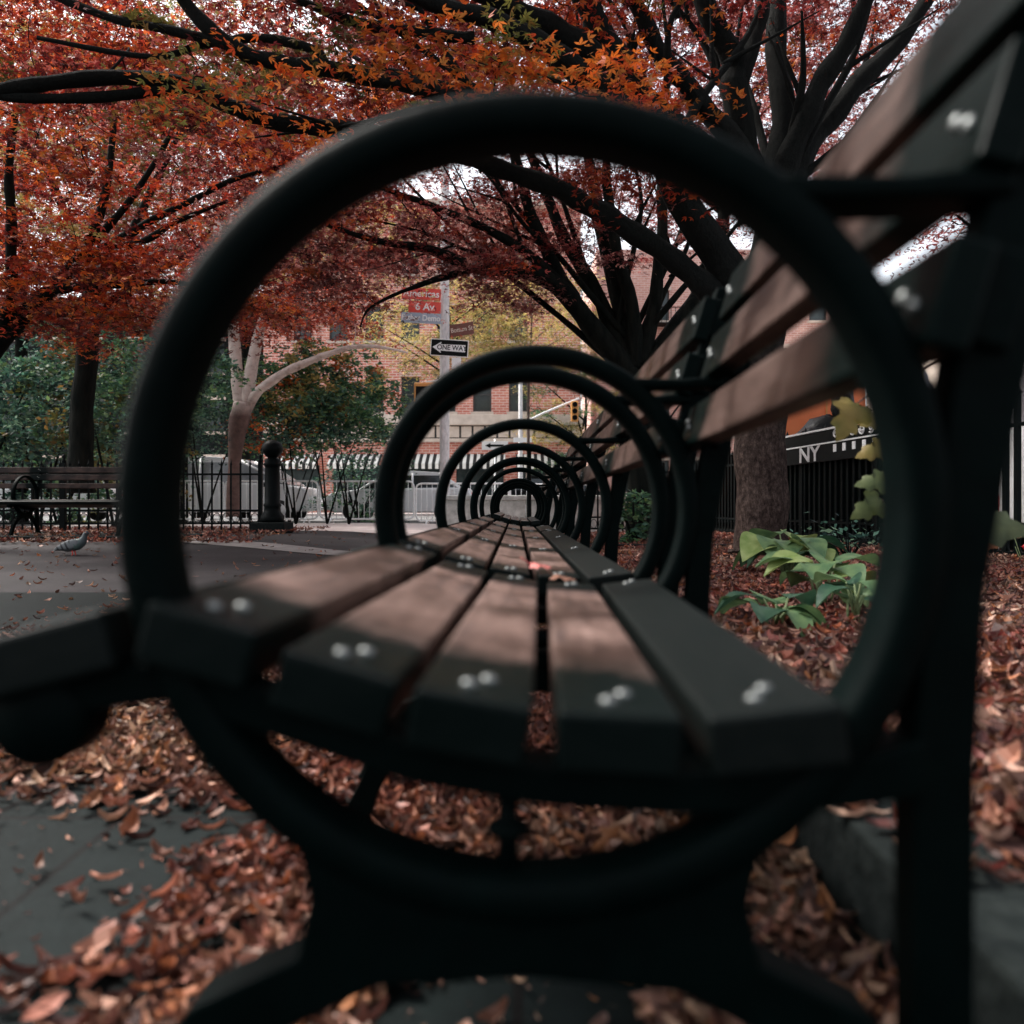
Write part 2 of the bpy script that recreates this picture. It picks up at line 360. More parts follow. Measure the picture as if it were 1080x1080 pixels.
def catmull(pts, sub=4):
    out = []; n = len(pts)
    for i in range(n-1):
        p0 = pts[max(i-1, 0)]; p1 = pts[i]; p2 = pts[i+1]; p3 = pts[min(i+2, n-1)]
        for k in range(sub):
            t = k/sub
            out.append([.5*(2*b+(-a+c)*t+(2*a-5*b+4*c-d)*t*t+(-a+3*b-3*c+d)*t**3) for a, b, c, d in zip(p0, p1, p2, p3)])
    out.append(list(pts[-1])); return out
SIGHT = [(455, 335, 44), (476, 366, 30)]          # gaps of the crowns in front of the street sign
def tree(name, label, limbs, crowns, bark, leafkind, ls, nleaf, spray=(.28, .5), flat=.3, group=None, minr=.004, extra=(), twig=.5, avoid=False, cat='tree', fat=1.0):
    """limbs: lists of (px,py,D,r) ; crowns: (centre, radii, count, palettes, weights)"""
    base = P(*limbs[0][0][:3]); root = thing(name, label, cat, tuple(base), 0, group)
    mb = MB(); nodes = []; nr = []
    for L in limbs:
        pts = [(*(P(a, b, d)-base), r*fat) for a, b, d, r in L]; q = catmull(pts, 5)
        ph = random.uniform(0, 9)
        for i, v in enumerate(q):
            w = max(v[3], .004)*(.05 if v[3] > .1 else .16)
            v[0] += w*math.sin(i*.9+ph); v[1] += w*math.cos(i*.7+ph*2); v[2] += w*.4*math.sin(i*1.3+ph)
        mb.tube([v[:3] for v in q], [max(v[3], .004)*(1+(.03 if v[3] > .1 else .09)*math.sin(i*1.7+ph)) for i, v in enumerate(q)], 10 if L[0][3] > .05 else 7)
        nodes += [v[:3] for v in q[3:]]; nr += [max(v[3], .004) for v in q[3:]]
    nodes = np.array(nodes); nr = np.array(nr)
    cl = []; tints = []
    for c, rad, n, pals, wts in crowns:
        k = 0
        while k < n:
            u = rng.normal(size=3); u /= np.linalg.norm(u); u *= rng.uniform(.25, 1)**.5
            p = np.array(c)+u*np.array(rad)
            if avoid:
                px = 546+p[0]/p[1]*F; py = 535-(p[2]-CZ)/p[1]*F
                if any(abs(px-a) < r_ and abs(py-b) < r_ for a, b, r_ in SIGHT): k += 1; continue
            cl.append(p-np.array(base)); pal = pick(pals, wts); tints.append(pal); k += 1
    for p, pal in extra: cl.append(np.array(P(*p)-base)); tints.append(PAL[pal])
    cl = np.array(cl); d0 = np.array([np.min(np.linalg.norm(nodes-c, axis=1)) for c in cl]); order = np.argsort(d0)
    for j in order:
        c = cl[j]; d = np.linalg.norm(nodes-c, axis=1)+.6*np.maximum(0, nodes[:, 2]-c[2]); i = int(np.argmin(d)); a = nodes[i]; L = np.linalg.norm(c-a)
        if L < .05: continue
        r0 = min(nr[i]*.7, .006+.013*L*twig); side = rng.normal(size=3)*.10*L; side[2] += .08*L
        path = [a, a+(c-a)*.33+side, a+(c-a)*.68+side*.8, c]
        rr = [max(r0, minr), max(r0*.75, minr), max(r0*.5, minr*.8), minr*.6]
        q = catmull([(*path[t], rr[t]) for t in range(4)], 3); mb.tube([v[:3] for v in q], [v[3] for v in q], 5, cap=False)
        nodes = np.vstack([nodes, np.array([v[:3] for v in q[2:]])]); nr = np.append(nr, [v[3] for v in q[2:]])
    tr = mb.done('trunk', bark, root)
    Cs, Ns, Ts = [], [], []
    for c, pal in zip(cl, tints):
        n = int(nleaf*rng.uniform(.6, 1.4)); Rr = rng.uniform(*spray)
        ang = rng.uniform(0, 6.283, n); rad = Rr*np.sqrt(rng.uniform(0, 1, n))*(1+.35*np.sin(3*ang+rng.uniform(0, 6)))
        tilt = rng.normal(size=2)*.25
        x, y = rad*np.cos(ang), rad*np.sin(ang); z = rng.normal(size=n)*Rr*flat*.26-(rad/Rr)**2*Rr*.20+x*tilt[0]+y*tilt[1]
        Cs.append(np.stack([x, y, z], 1)+c)
        nn = rng.normal(size=(n, 3))*.38; nn[:, 2] += 1.0; Ns.append(nn)
        base_c = np.array(pal)[rng.integers(0, len(pal), n)]*rng.uniform(.5, 1.4)
        Ts.append(np.clip(base_c*rng.uniform(.8, 1.2, (n, 1)), 0, .9))
    C = np.vstack(Cs); N = np.vstack(Ns); T = np.vstack(Ts); n = len(C)
    leaf_mesh('crown', C, N, rng.uniform(0, 6.283, n), ls*rng.uniform(.65, 1.3, n), T, leafkind, M['leaf'], root)
    return root

# ------------------------------------------------------------------ ground
def sst(a, b, x):
    t = min(1, max(0, (x-a)/(b-a))); return t*t*(3-2*t)
def gz(x, y):                   # the plaza rises a hand's breadth towards the planting on the left
    if y < 7: return 0.0
    return .14*sst(7.0, 10.5, y)*sst(-.6, -3.0, x)*(1-.5*sst(15, 21, y))
def grid(name, xs, ys, mat, dz=0, fn=gz):
    bm = bmesh.new(); V = [[bm.verts.new((x, y, fn(x, y)+dz)) for x in xs] for y in ys]
    for j in range(len(ys)-1):
        for i in range(len(xs)-1): bm.faces.new([V[j][i], V[j][i+1], V[j+1][i+1], V[j+1][i]])
    me = bpy.data.meshes.new(name); bm.to_mesh(me); bm.free(); o = link(name, me, None, [mat]); tag(o, None, kind='structure'); return o
xs = [-400, -120, -50, -25, -15]+[-12+.5*i for i in range(45)]+[12, 15, 25, 50, 120, 400]
ys = [-60, -20, -6, 0, 3]+[6+.4*i for i in range(40)]+[24, 30, 45, 80, 160, 400]
grid('plaza_ground', xs, ys, M['asphalt'])
sheet('flagstones', [[(-9, -2, .004), (.38, -2, .004), (.38, 4.6, .004), (-9, 4.6, .004)]], M['paver'])
grid('pale_pavement', [-9+.5*i for i in range(37)], [12+.5*i for i in range(19)], M['pale_pave'], .006)
sheet('road', [[(-120, 22, .075), (120, 22, .075), (120, 38.5, .075), (-120, 38.5, .075)]], M['road'])
sheet('lane_marking', [[(-60+i*6, 30, .079), (-57+i*6, 30, .079), (-57+i*6, 30.15, .079), (-60+i*6, 30.15, .079)] for i in range(20)], M['white'])
sheet('far_pavement', [[(-120, 38.5, .19), (120, 38.5, .19), (120, 46, .19), (-120, 46, .19)], [(-120, 38.5, .0), (120, 38.5, .0), (120, 38.5, .19), (-120, 38.5, .19)]], M['pale_pave'])
bm_ = MB(); 
q0, q1 = Vector((-5.4, 10.0, 0)), Vector((-1.0, 7.4, 0)); nn_ = Vector((.28, .9, 0))*.5
nseg = 12; quads = []
for i in range(nseg):
    a = q0.lerp(q1, i/nseg); b = q0.lerp(q1, (i+1)/nseg)
    quads.append([(v.x, v.y, gz(v.x, v.y)+.008) for v in (a, b, b+nn_, a+nn_)])
sheet('stone_strip', quads, M['strip'])
# planting bed right of the kerb
BX0, BX1 = .51, 3.9
sheet('bed_soil', [[(BX0, -1.5, .125), (4.6, -1.5, .125), (4.0, 7.4, .10), (BX0, 7.4, .10)], [(BX0, 7.4, .10), (4.0, 7.4, .10), (3.6, 13, .09), (BX0, 13, .09)]], M['litter_soil'])
b = MB()
y = -1.5
while y < 12.8:
    b.box((.38, y, 0), (.51, y+.992, .14), .008); y += 1.0
o = b.done('kerb', M['curb']); tag(o, None, kind='structure')
b = MB(); b.box((.52, 7.35, .10), (3.5, 7.42, .155), .006); o = b.done('low_edging', M['iron_far']); tag(o, 'low dark edging rail crossing the leaf covered bed behind the brown trunk', 'edging')
# left bed behind the far bench
xs2 = [-14+.5*i for i in range(21)]
grid('left_bed', xs2, [11.0+.4*i for i in range(6)], M['litter_soil'], .02)

# ------------------------------------------------------------------ benches
HC = .50; HR = .235
def arc_hoop(mb, depth=.046, rad=.030, yo=0, n=112):
    sec = []
    for k in range(16):
        a = 2*math.pi*k/16; c, s_ = math.cos(a), math.sin(a)
        sec.append((math.copysign(abs(c)**.6, c)*rad/2, math.copysign(abs(s_)**.6, s_)*depth/2))
    rings = []
    for i in range(n):
        a = 2*math.pi*i/n
        rings.append([mb.bm.verts.new(((HR+r)*math.cos(a), yo+d, HC+(HR+r)*math.sin(a))) for r, d in sec])
    for i in range(n):
        A, B = rings[i], rings[(i+1) % n]
        for k in range(16):
            f = mb.bm.faces.new([A[k], B[k], B[(k+1) % 16], A[(k+1) % 16]]); f.smooth = True
SEAT = [((-.335, -.082), (-.251, -.060)), ((-.222, -.055), (-.156, -.073)), ((-.143, -.083), (-.075, -.102)), ((-.065, -.104), (.004, -.1165)), ((.018, -.118), (.091, -.1215)), ((.104, -.121), (.182, -.112))]
BACK = [((.226, .0935), (.2440, .157)), ((.2575, .200), (.2785, .270)), ((.286, .294), (.308, .368))]
def sec_pts(a, b, th, sgn):
    a = Vector(a); b = Vector(b); d = (b-a).normalized(); n = Vector((d.y, -d.x))*sgn
    return [(p.x, p.y+HC) for p in (a, b, b+n*th, a+n*th)], n
def make_frame(root, y, proto=None):
    fr = MB()                                   # seat rail with its scroll end
    und = [(-.335, -.120), (-.25, -.097), (-.222, -.093), (-.15, -.112), (-.07, -.141), (.01, -.154), (.09, -.158), (.19, -.15), (.236, -.135)]
    low = [(.236, -.17), (.19, -.178), (.09, -.183), (.01, -.179), (-.07, -.166), (-.15, -.140), (-.22, -.118), (-.27, -.125), (-.335, -.15)]
    fr.prism([(u, z+HC) for u, z in und+low], -.017, .017, .003)
    fr.lathe([(.001, -.022), (.026, -.022), (.031, -.015), (.031, .015), (.026, .022), (.001, .022)], (-.298, 0, HC-.128), 24, axis='Y')
    f = fr.done('seat_rail', M['iron'], root); f.location.y = y
    h = MB(); arc_hoop(h); ho = h.done('armrest_hoop', M['iron'], f)
    p = MB(); top = [(HR*math.cos(R(a)), HR*math.sin(R(a))) for a in range(234, 307, 6)]
    L = [(-.138, -.205), (-.131, -.235), (-.138, -.270), (-.205, -.302), (-.245, -.36), (-.275, -.43), (-.315, -.5), (-.262, -.5), (-.243, -.44), (-.207, -.375), (-.165, -.325), (-.09, -.288), (0, -.280)]
    Rr = [(-x, z) for x, z in L[:-1]][::-1]
    p.prism([(u, z+HC) for u, z in (L+Rr+top[::-1])], -.018, .018, .003)
    for s_ in (-1, 1): p.lathe([(.006, 0), (.028, .0), (.030, .012), (.02, .02)], (s_*.288, 0, 0), 14)
    p.done('pedestal', M['iron'], f)
    q = MB(); q.tube([(-.012, 0, HC-.175), (-.012, 0, HC-.228)], .007, 10); q.lathe([(.004, -.205), (.014, -.2), (.014, -.195), (.004, -.19)], (-.012, 0, HC), 12)
    q.done('centre_rod', M['iron'], f)
    c = [(.247, -.5, .034), (.246, -.3, .034), (.246, -.16, .036), (.252, -.05, .036), (.268, .05, .040), (.283, .13, .046), (.300, .2, .046), (.322, .29, .038), (.345, .385, .026)]
    k = MB(); k.prism([(u-w/2, z+HC) for u, z, w in c]+[(u+w/2, z+HC) for u, z, w in c[::-1]], -.016, .016, .003)
    for (a, b2) in BACK:
        m0 = ((a[0]+b2[0])/2, (a[1]+b2[1])/2)
        k.prism([(a[0]+.024, a[1]+.004+HC), (b2[0]+.024, b2[1]-.004+HC), (b2[0]+.052, b2[1]-.012+HC), (a[0]+.052, a[1]-.004+HC)], -.025, .025, .003)
    k.done('back_post', M['iron'], f)
    t = MB(); t.prism([(.150, .180+HC), (.150, .196+HC), (.22, .194+HC), (.285, .200+HC), (.285, .182+HC), (.22, .181+HC)], -.022, .022, .004); t.done('tie_bar', M['iron'], f)
    return f
bolt_me = None
def bench(label, n_hoops, span, loc, rz, group='hoop armed benches set end to end'):
    global bolt_me
    root = thing('park_bench', label, 'bench', loc, rz, group)
    L = span*(n_hoops-1); y0, y1 = -.030, L+.030
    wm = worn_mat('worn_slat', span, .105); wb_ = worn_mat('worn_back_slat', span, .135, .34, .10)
    first = make_frame(root, 0)
    for i in range(1, n_hoops):
        c = first.copy(); COL.objects.link(c); c.parent = root; c.location.y = span*i
        for g in list(first.children):
            d = g.copy(); COL.objects.link(d); d.parent = c
    if bolt_me is None:
        bb = MB(); bb.lathe([(.0056, -.002), (.0056, .0006), (.0041, .0020), (.0020, .0028), (.0005, .0030)], (0, 0, 0), 14)
        o = bb.done('bolt', M['bolt']); bolt_me = o.data; bpy.data.objects.remove(o)
    for lst, nm, sg in ((SEAT, 'seat_slat', 1), (BACK, 'back_slat', 1)):
        for si, (a, b2) in enumerate(lst):
            pts, n = sec_pts(a, b2, .036 if nm == 'seat_slat' else .026, sg)
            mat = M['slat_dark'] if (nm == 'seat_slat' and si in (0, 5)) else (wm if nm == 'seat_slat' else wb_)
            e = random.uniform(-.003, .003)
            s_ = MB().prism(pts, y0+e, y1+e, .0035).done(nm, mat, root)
            mid = (Vector(a)+Vector(b2))/2; out = -n; dd = (Vector(b2)-Vector(a)).normalized()
            ang = math.atan2(out.x, out.y)
            for i in range(n_hoops):
                for k, (du, dy) in enumerate(((-.005, -.009), (.006, .011))):
                    if si == 0 and nm == 'seat_slat': continue
                    bo = bpy.data.objects.new('bolt', bolt_me); COL.objects.link(bo); bo.parent = s_
                    q = mid+dd*du; yy = span*i+dy+(.0 if 0 < i < n_hoops-1 else (.006 if i == 0 else -.006))
                    bo.location = (q.x+out.x*.0015, yy, q.y+HC+out.y*.0015); bo.rotation_euler = (0, ang, 0)
    return root
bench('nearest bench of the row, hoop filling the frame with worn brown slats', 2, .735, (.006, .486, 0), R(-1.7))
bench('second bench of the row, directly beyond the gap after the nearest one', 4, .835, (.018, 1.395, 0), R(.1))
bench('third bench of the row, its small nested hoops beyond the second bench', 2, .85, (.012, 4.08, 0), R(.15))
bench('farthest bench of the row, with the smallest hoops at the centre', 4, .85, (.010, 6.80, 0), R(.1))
# bench across the plaza, side on
LB = bench('dark hoop armed bench facing the plaza in front of the left iron fence', 3, 1.3, (0, 0, 0), 0, 'benches on the far side of the plaza')
LB.rotation_euler = (0, 0, R(90)); LB.location = (-4.85, 9.85, .15)
b = MB().box((-8.0, 9.3, .10), (-4.0, 9.38, .16), .01)
b.box((-8.0, 9.38, .10), (-4.0, 11.0, .155), 0); o = b.done('bench_platform', M['curb']); tag(o, None, kind='structure')

# ------------------------------------------------------------------ trees
def L_(s, *a): return [tuple(x) for x in a]
T1 = [
 [(803, 597, 6.05, .27), (803, 575, 6.05, .195), (803, 520, 6.05, .185), (802, 450, 6.05, .182), (800, 390, 6.05, .185), (797, 335, 6.0, .20)],
 [(797, 345, 6.0, .18), (810, 290, 6.0, .16), (820, 240, 6.0, .16), (820, 190, 6.0, .13)],
 [(818, 225, 6.0, .10), (788, 170, 6.0, .10), (776, 100, 5.9, .095), (772, 60, 5.9, .085), (740, 0, 5.8, .07), (710, -80, 5.7, .05)],
 [(776, 90, 5.9, .07), (795, 45, 6.0, .06), (806, -10, 6.1, .05), (815, -90, 6.2, .04)],
 [(820, 215, 6.0, .10), (824, 130, 6.1, .085), (820, 50, 6.2, .075), (818, -60, 6.3, .06)],
 [(822, 210, 6.0, .10), (842, 140, 5.9, .08), (872, 80, 5.8, .075), (905, 20, 5.7, .06), (940, -60, 5.6, .05)],
 [(824, 220, 6.0, .11), (856, 150, 6.2, .085), (900, 95, 6.3, .08), (950, 40, 6.4, .065), (1000, -30, 6.5, .05), (1060, -90, 6.5, .03)],
 [(818, 235, 6.0, .09), (775, 150, 5.8, .075), (735, 105, 5.7, .07), (700, 60, 5.6, .06), (665, -5, 5.5, .05), (640, -60, 5.5, .04)],
 [(797, 345, 6.0, .17), (765, 280, 5.9, .13), (725, 222, 5.7, .11), (700, 165, 5.5, .105), (672, 100, 5.3, .10), (640, 45, 5.2, .09), (615, 0, 5.1, .07), (590, -60, 5.0, .05)],
 [(700, 170, 5.5, .09), (655, 100, 5.2, .085), (620, 55, 5.0, .08), (575, 25, 4.9, .065), (520, 0, 4.8, .05), (460, -30, 4.7, .04)],
 [(690, 150, 5.4, .08), (640, 95, 5.0, .07), (590, 60, 4.8, .06), (540, 28, 4.7, .055), (470, 8, 4.6, .045), (400, -20, 4.5, .03)],
 [(790, 340, 6.0, .13), (740, 298, 5.9, .085), (694, 262, 5.8, .075), (640, 228, 5.7, .070), (600, 205, 5.6, .065), (540, 182, 5.5, .060), (490, 165, 5.4, .058), (430, 150, 5.3, .055), (370, 138, 5.2, .055), (300, 130, 5.1, .05), (250, 116, 5.0, .048), (190, 88, 4.9, .045), (90, 83, 4.8, .042), (0, 96, 4.7, .04), (-90, 115, 4.6, .03)],
 [(195, 92, 4.9, .035), (90, 104, 4.8, .03), (5, 102, 4.7, .025), (-60, 95, 4.7, .02)],
 [(670, 140, 5.4, .07), (600, 122, 5.0, .06), (545, 112, 4.8, .055), (500, 103, 4.7, .05), (430, 90, 4.6, .045), (345, 72, 4.5, .045), (290, 66, 4.5, .04), (240, 46, 4.4, .04), (198, 5, 4.4, .036), (175, -40, 4.3, .03)],
 [(245, 48, 4.4, .03), (190, 34, 4.4, .025), (120, 20, 4.4, .022), (50, -8, 4.4, .02)],
 [(345, 72, 4.5, .028), (330, 52, 4.5, .026), (270, 40, 4.5, .024), (210, 48, 4.5, .02), (160, 60, 4.5, .016), (40, 40, 4.5, .012)],
 [(500, 40, 4.7, .035), (420, 32, 4.7, .03), (365, 20, 4.6, .028), (300, -5, 4.6, .02)],
 [(810, 300, 6.0, .10), (870, 220, 6.6, .08), (960, 150, 7.2, .06), (1060, 90, 7.8, .05)],
]
def fan(T, src, n, a0, a1, L, r, seed, D):
    rr = random.Random(seed)
    for i in range(n):
        a = R(a0+(a1-a0)*(i+rr.uniform(-.3, .3))/max(1, n-1)); l = L*rr.uniform(.75, 1.25); dd = rr.uniform(-.9, .9); x, y = src; x += rr.uniform(-14, 14); y += rr.uniform(-14, 14)
        b1 = rr.uniform(-18, 18)
        T.append([(x, y, D, r), (x+math.cos(a)*l*.3+b1*.3, y-math.sin(a)*l*.3, D+dd*.3, r*.8), (x+math.cos(a)*l*.65+b1, y-math.sin(a)*l*.65, D+dd*.7, r*.55), (x+math.cos(a)*l-b1, y-math.sin(a)*l, D+dd, r*.2)])
        for k in range(2):
            t = rr.uniform(.35, .7); a2 = a+rr.choice((-1, 1))*rr.uniform(.3, .6); xx, yy = x+math.cos(a)*l*t+b1*t, y-math.sin(a)*l*t; l2 = l*.45
            T.append([(xx, yy, D+dd*t, r*.5), (xx+math.cos(a2)*l2*.5, yy-math.sin(a2)*l2*.5, D+dd*t, r*.32), (xx+math.cos(a2)*l2, yy-math.sin(a2)*l2, D+dd*t+.1, r*.12)])
fan(T1, (815, 200), 7, 35, 140, 230, .042, 3, 6.1)
fan(T1, (690, 160), 6, 60, 165, 230, .035, 5, 5.5)
fan(T1, (500, 104), 4, 120, 185, 230, .022, 6, 4.7)
def cw(px, py, D): return tuple(P(px, py, D))
ex = [((430, 52, 4.0), 'orange'), ((470, 42, 4.1), 'orange'), ((410, 70, 4.0), 'orange'), ((540, 78, 3.9), 'orange'), ((575, 80, 3.9), 'orange'), ((640, 86, 3.9), 'orange'), ((665, 80, 4.0), 'orange'),
      ((292, 104, 4.2), 'orange'), ((205, 104, 4.4), 'orange'), ((680, 192, 4.4), 'redorange'), ((650, 190, 4.5), 'redorange'), ((640, 118, 4.5), 'redorange'), ((720, 118, 5), 'orange'),
      ((700, 4, 4.8), 'orange'), ((600, 6, 4.8), 'redorange'), ((690, 70, 4.9), 'redorange'), ((215, 82, 4.5), 'olive'), ((540, 40, 4.4), 'olive'), ((350, 40, 4.3), 'olive'), ((160, 20, 4.5), 'olive'), ((830, 60, 6.4), 'orange')]
tree('maple_tree', 'red leaved tree with brown trunk rising from the bed behind the benches', T1,
     [((1.6, 6.8, 5.6), (3.6, 2.6, 1.7), 240, ['crimson', 'redorange', 'pink'], [5, 2, 2]),
      ((-2.6, 5.4, 4.3), (3.8, 1.9, 1.25), 330, ['crimson', 'redorange', 'olive', 'pink'], [5, 4, 1, 1])],
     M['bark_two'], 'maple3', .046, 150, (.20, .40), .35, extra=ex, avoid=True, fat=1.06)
T2 = [
 [(676, 578, 9.5, .20), (677, 555, 9.5, .16), (676, 500, 9.5, .145), (674, 440, 9.5, .145), (668, 392, 9.5, .16)],
 [(668, 400, 9.5, .12), (625, 345, 9.4, .10), (585, 300, 9.2, .085), (545, 285, 9.1, .07), (500, 282, 9.0, .06), (450, 262, 8.9, .045), (400, 255, 8.8, .03), (340, 235, 8.7, .02)],
 [(650, 380, 9.5, .10), (612, 330, 9.4, .085), (590, 290, 9.3, .07), (565, 240, 9.2, .06), (545, 170, 9.1, .045), (520, 90, 9, .03)],
 [(600, 310, 9.3, .06), (560, 270, 9.1, .05), (510, 240, 9.0, .04), (450, 215, 8.9, .03), (395, 195, 8.8, .02)],
 [(660, 385, 9.5, .10), (635, 320, 9.6, .075), (600, 260, 9.7, .065), (570, 190, 9.8, .055), (545, 110, 9.9, .04), (530, 20, 10, .03)],
 [(668, 390, 9.5, .11), (655, 330, 9.6, .08), (642, 260, 9.7, .07), (625, 190, 9.8, .055), (610, 100, 9.9, .04), (600, 0, 10, .03)],
 [(672, 390, 9.5, .10), (665, 320, 9.4, .07), (648, 250, 9.3, .055), (640, 180, 9.2, .045), (650, 90, 9.2, .03)],
 [(675, 385, 9.5, .10), (690, 320, 9.5, .07), (697, 260, 9.5, .06), (700, 180, 9.6, .05), (720, 90, 9.7, .035)],
 [(678, 390, 9.5, .10), (720, 335, 9.6, .085), (745, 290, 9.7, .07), (770, 200, 9.8, .05), (800, 110, 9.9, .035)],
 [(500, 282, 9.0, .04), (470, 292, 9, .035), (430, 305, 8.9, .02), (390, 325, 8.8, .012), (380, 345, 8.8, .008)],
]
fan(T2, (662, 375), 8, 50, 140, 260, .038, 9, 9.5)
fan(T2, (560, 270), 3, 110, 170, 170, .022, 12, 9.1)
tree('maple_tree', 'dark limbed red tree fanning out behind the second bench', T2,
     [((1.4, 10, 5.9), (4.2, 2.4, 2.6), 300, ['crimson', 'pink'], [3, 4]),
      ((-1.5, 9.6, 4.6), (2.7, 1.5, 1.5), 200, ['crimson', 'pink', 'redorange'], [3, 5, 1]),
      ((-1.0, 9.4, 3.45), (2.4, 1.2, .65), 95, ['pink', 'crimson', 'redorange'], [4, 4, 1])],
     M['bark'], 'maple3', .055, 110, (.25, .48), .35, avoid=True, fat=1.2)
T4 = [
 [(-70, 600, 8.6, .26), (-65, 540, 8.6, .2), (-50, 450, 8.6, .17), (-25, 385, 8.6, .15)],
 [(-25, 390, 8.6, .12), (20, 335, 8.6, .09), (55, 305, 8.6, .075), (90, 262, 8.6, .06), (112, 200, 8.6, .045), (120, 120, 8.6, .03)],
 [(-10, 372, 8.6, .09), (10, 320, 8.5, .06), (12, 250, 8.4, .055), (10, 190, 8.3, .045), (16, 110, 8.2, .03)],
 [(20, 338, 8.6, .07), (50, 310, 8.5, .055), (85, 302, 8.4, .05), (130, 300, 8.3, .04), (175, 297, 8.3, .03), (215, 302, 8.3, .02)],
 [(70, 290, 8.6, .06), (110, 262, 8.8, .05), (150, 238, 9.0, .045), (195, 215, 9.2, .035), (245, 190, 9.3, .03), (300, 175, 9.4, .02)],
 [(110, 262, 8.7, .045), (150, 255, 8.9, .04), (190, 232, 9.1, .03), (240, 212, 9.3, .02)],
 [(100, 255, 8.7, .045), (130, 220, 8.8, .04), (170, 160, 8.9, .03), (200, 90, 9.0, .02)],
]
tree('maple_tree', 'orange red tree leaning in from the left edge over the plaza', T4,
     [((-4.6, 8.8, 4.5), (3.4, 1.9, 2.0), 300, ['redorange', 'crimson', 'orange', 'yellow'], [7, 3, 2, 1]),
      ((-4.4, 8.6, 2.8), (1.9, 1.3, .55), 80, ['redorange', 'orange', 'crimson'], [6, 2, 2])],
     M['bark'], 'maple3', .062, 100, (.28, .5), .3)
T3 = [
 [(84, 520, 12.5, .24), (85, 480, 12.5, .19), (87, 430, 12.5, .175), (92, 370, 12.5, .165), (98, 310, 12.5, .15)],
 [(98, 320, 12.5, .11), (130, 260, 12.5, .08), (160, 200, 12.5, .06), (200, 120, 12.5, .04)],
 [(98, 320, 12.5, .11), (80, 250, 12.5, .08), (50, 180, 12.5, .06), (20, 90, 12.5, .04)],
 [(100, 330, 12.5, .08), (160, 290, 12.7, .06), (230, 250, 12.9, .04), (300, 220, 13, .03)],
]
tree('maple_tree', 'straight dark trunked tree behind the far bench and left fence', T3,
     [((-6.3, 12.8, 5.6), (3.6, 2.2, 2.3), 210, ['crimson', 'redorange', 'pink'], [4, 3, 2]),
      ((-3.6, 13, 4.2), (1.6, 1.2, .9), 45, ['redorange', 'pink'], [3, 2])],
     M['bark'], 'maple3', .075, 95, (.35, .6), .3)
T5 = [
 [(246, 545, 17, .16), (247, 490, 17, .13), (252, 445, 17, .21), (257, 425, 17, .20)],
 [(254, 430, 17, .15), (249, 385, 17, .13), (246, 345, 17, .12), (240, 290, 17, .10), (225, 220, 17, .07)],
 [(260, 428, 17, .15), (266, 385, 17, .13), (275, 345, 17, .11), (290, 322, 17, .09), (315, 300, 17, .07), (350, 270, 17, .04)],
 [(260, 432, 17, .12), (275, 410, 16.9, .10), (310, 388, 16.8, .085), (345, 374, 16.7, .065), (372, 366, 16.6, .05), (400, 366, 16.5, .035), (430, 372, 16.4, .02)],
]
tree('plane_tree', 'pale barked forked tree among the green shrubs behind the barriers', T5,
     [((-5.2, 17.6, 6.0), (3.4, 1.6, 2.0), 110, ['pink', 'yellow', 'redorange'], [4, 3, 2]),
      ((-4.2, 16.6, 4.5), (1.0, .7, .35), 9, ['redorange'], [1])],
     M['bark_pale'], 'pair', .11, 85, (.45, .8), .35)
def simple_tree(name, label, px, base_py, D, h, rx, rz, pals, w, n, ls, leaf='pair', nleaf=90, bark='bark', group=None, spray=(.5, .9), lowf=.35, r=.16):
    b0 = P(px, base_py, D); ppm = F/D
    top = base_py-h*ppm
    f = base_py-(h*lowf)*ppm
    limbs = [[(px, base_py, D, r*1.3), (px+2, (base_py+f)/2, D, r), (px+3, f, D, r*.85), (px+6, (f+top)/2, D, r*.5), (px+4, top+.1*h*ppm, D, r*.15)]]
    for k in range(6):
        a = k*1.05+random.random(); t = random.uniform(.0, .5); y0 = f+(top-f)*t
        dx = math.cos(a)*rx*ppm*.75; dd = math.sin(a)*rx*.6
        limbs.append([(px+3, y0, D, r*.45), (px+dx*.4, y0-rz*ppm*.25, D+dd*.4, r*.3), (px+dx, y0-rz*ppm*.55, D+dd, r*.1)])
    cz = b0.z+h*(1+lowf)/2*.98
    return tree(name, label, limbs, [((b0.x, D, cz), (rx, rx*.75, h*(1-lowf)/2), n, pals, w)], M[bark], leaf, ls, nleaf, spray, .5, group, minr=.01)
bt = 'autumn trees standing at the back of the square'
simple_tree('maple_tree', 'tall crimson tree at the back, far left of the square', 20, 552, 19, 13.5, 4.6, 4.5, ['yellow', 'redorange', 'crimson', 'olive', 'orange'], [3, 2, 3, 2, 1], 330, .12, group=bt)
simple_tree('maple_tree', 'tall yellow and red tree behind the pale barked one', 190, 550, 22, 15.5, 5.0, 5, ['pink', 'yellow', 'crimson', 'olive'], [3, 4, 3, 2], 380, .13, group=bt)
simple_tree('maple_tree', 'dusty pink tree in front of the brick building', 257, 549, 24, 15, 5.8, 4, ['pink', 'crimson', 'yellow'], [5, 3, 2], 300, .13, group=bt, lowf=.52)
simple_tree('street_tree', 'yellow leaved street tree right of the one way sign', 555, 547, 31, 10.2, 3.6, 2.6, ['yellow', 'yellow', 'pink'], [6, 3, 1], 150, .13, group=bt, lowf=.55, r=.06, bark='bark_brown')
simple_tree('street_tree', 'thin yellow green street tree behind the sign pole', 468, 547, 29, 9.0, 3.2, 2.6, ['yellow', 'olive', 'yellow'], [6, 2, 3], 80, .13, group=bt, lowf=.58, r=.10)
simple_tree('street_tree', 'pale green street tree beyond the traffic signal arm', 612, 545, 42, 9.0, 3.6, 3.5, ['green', 'yellow', 'olive'], [4, 3, 2], 90, .18, group=bt, lowf=.22, r=.13)
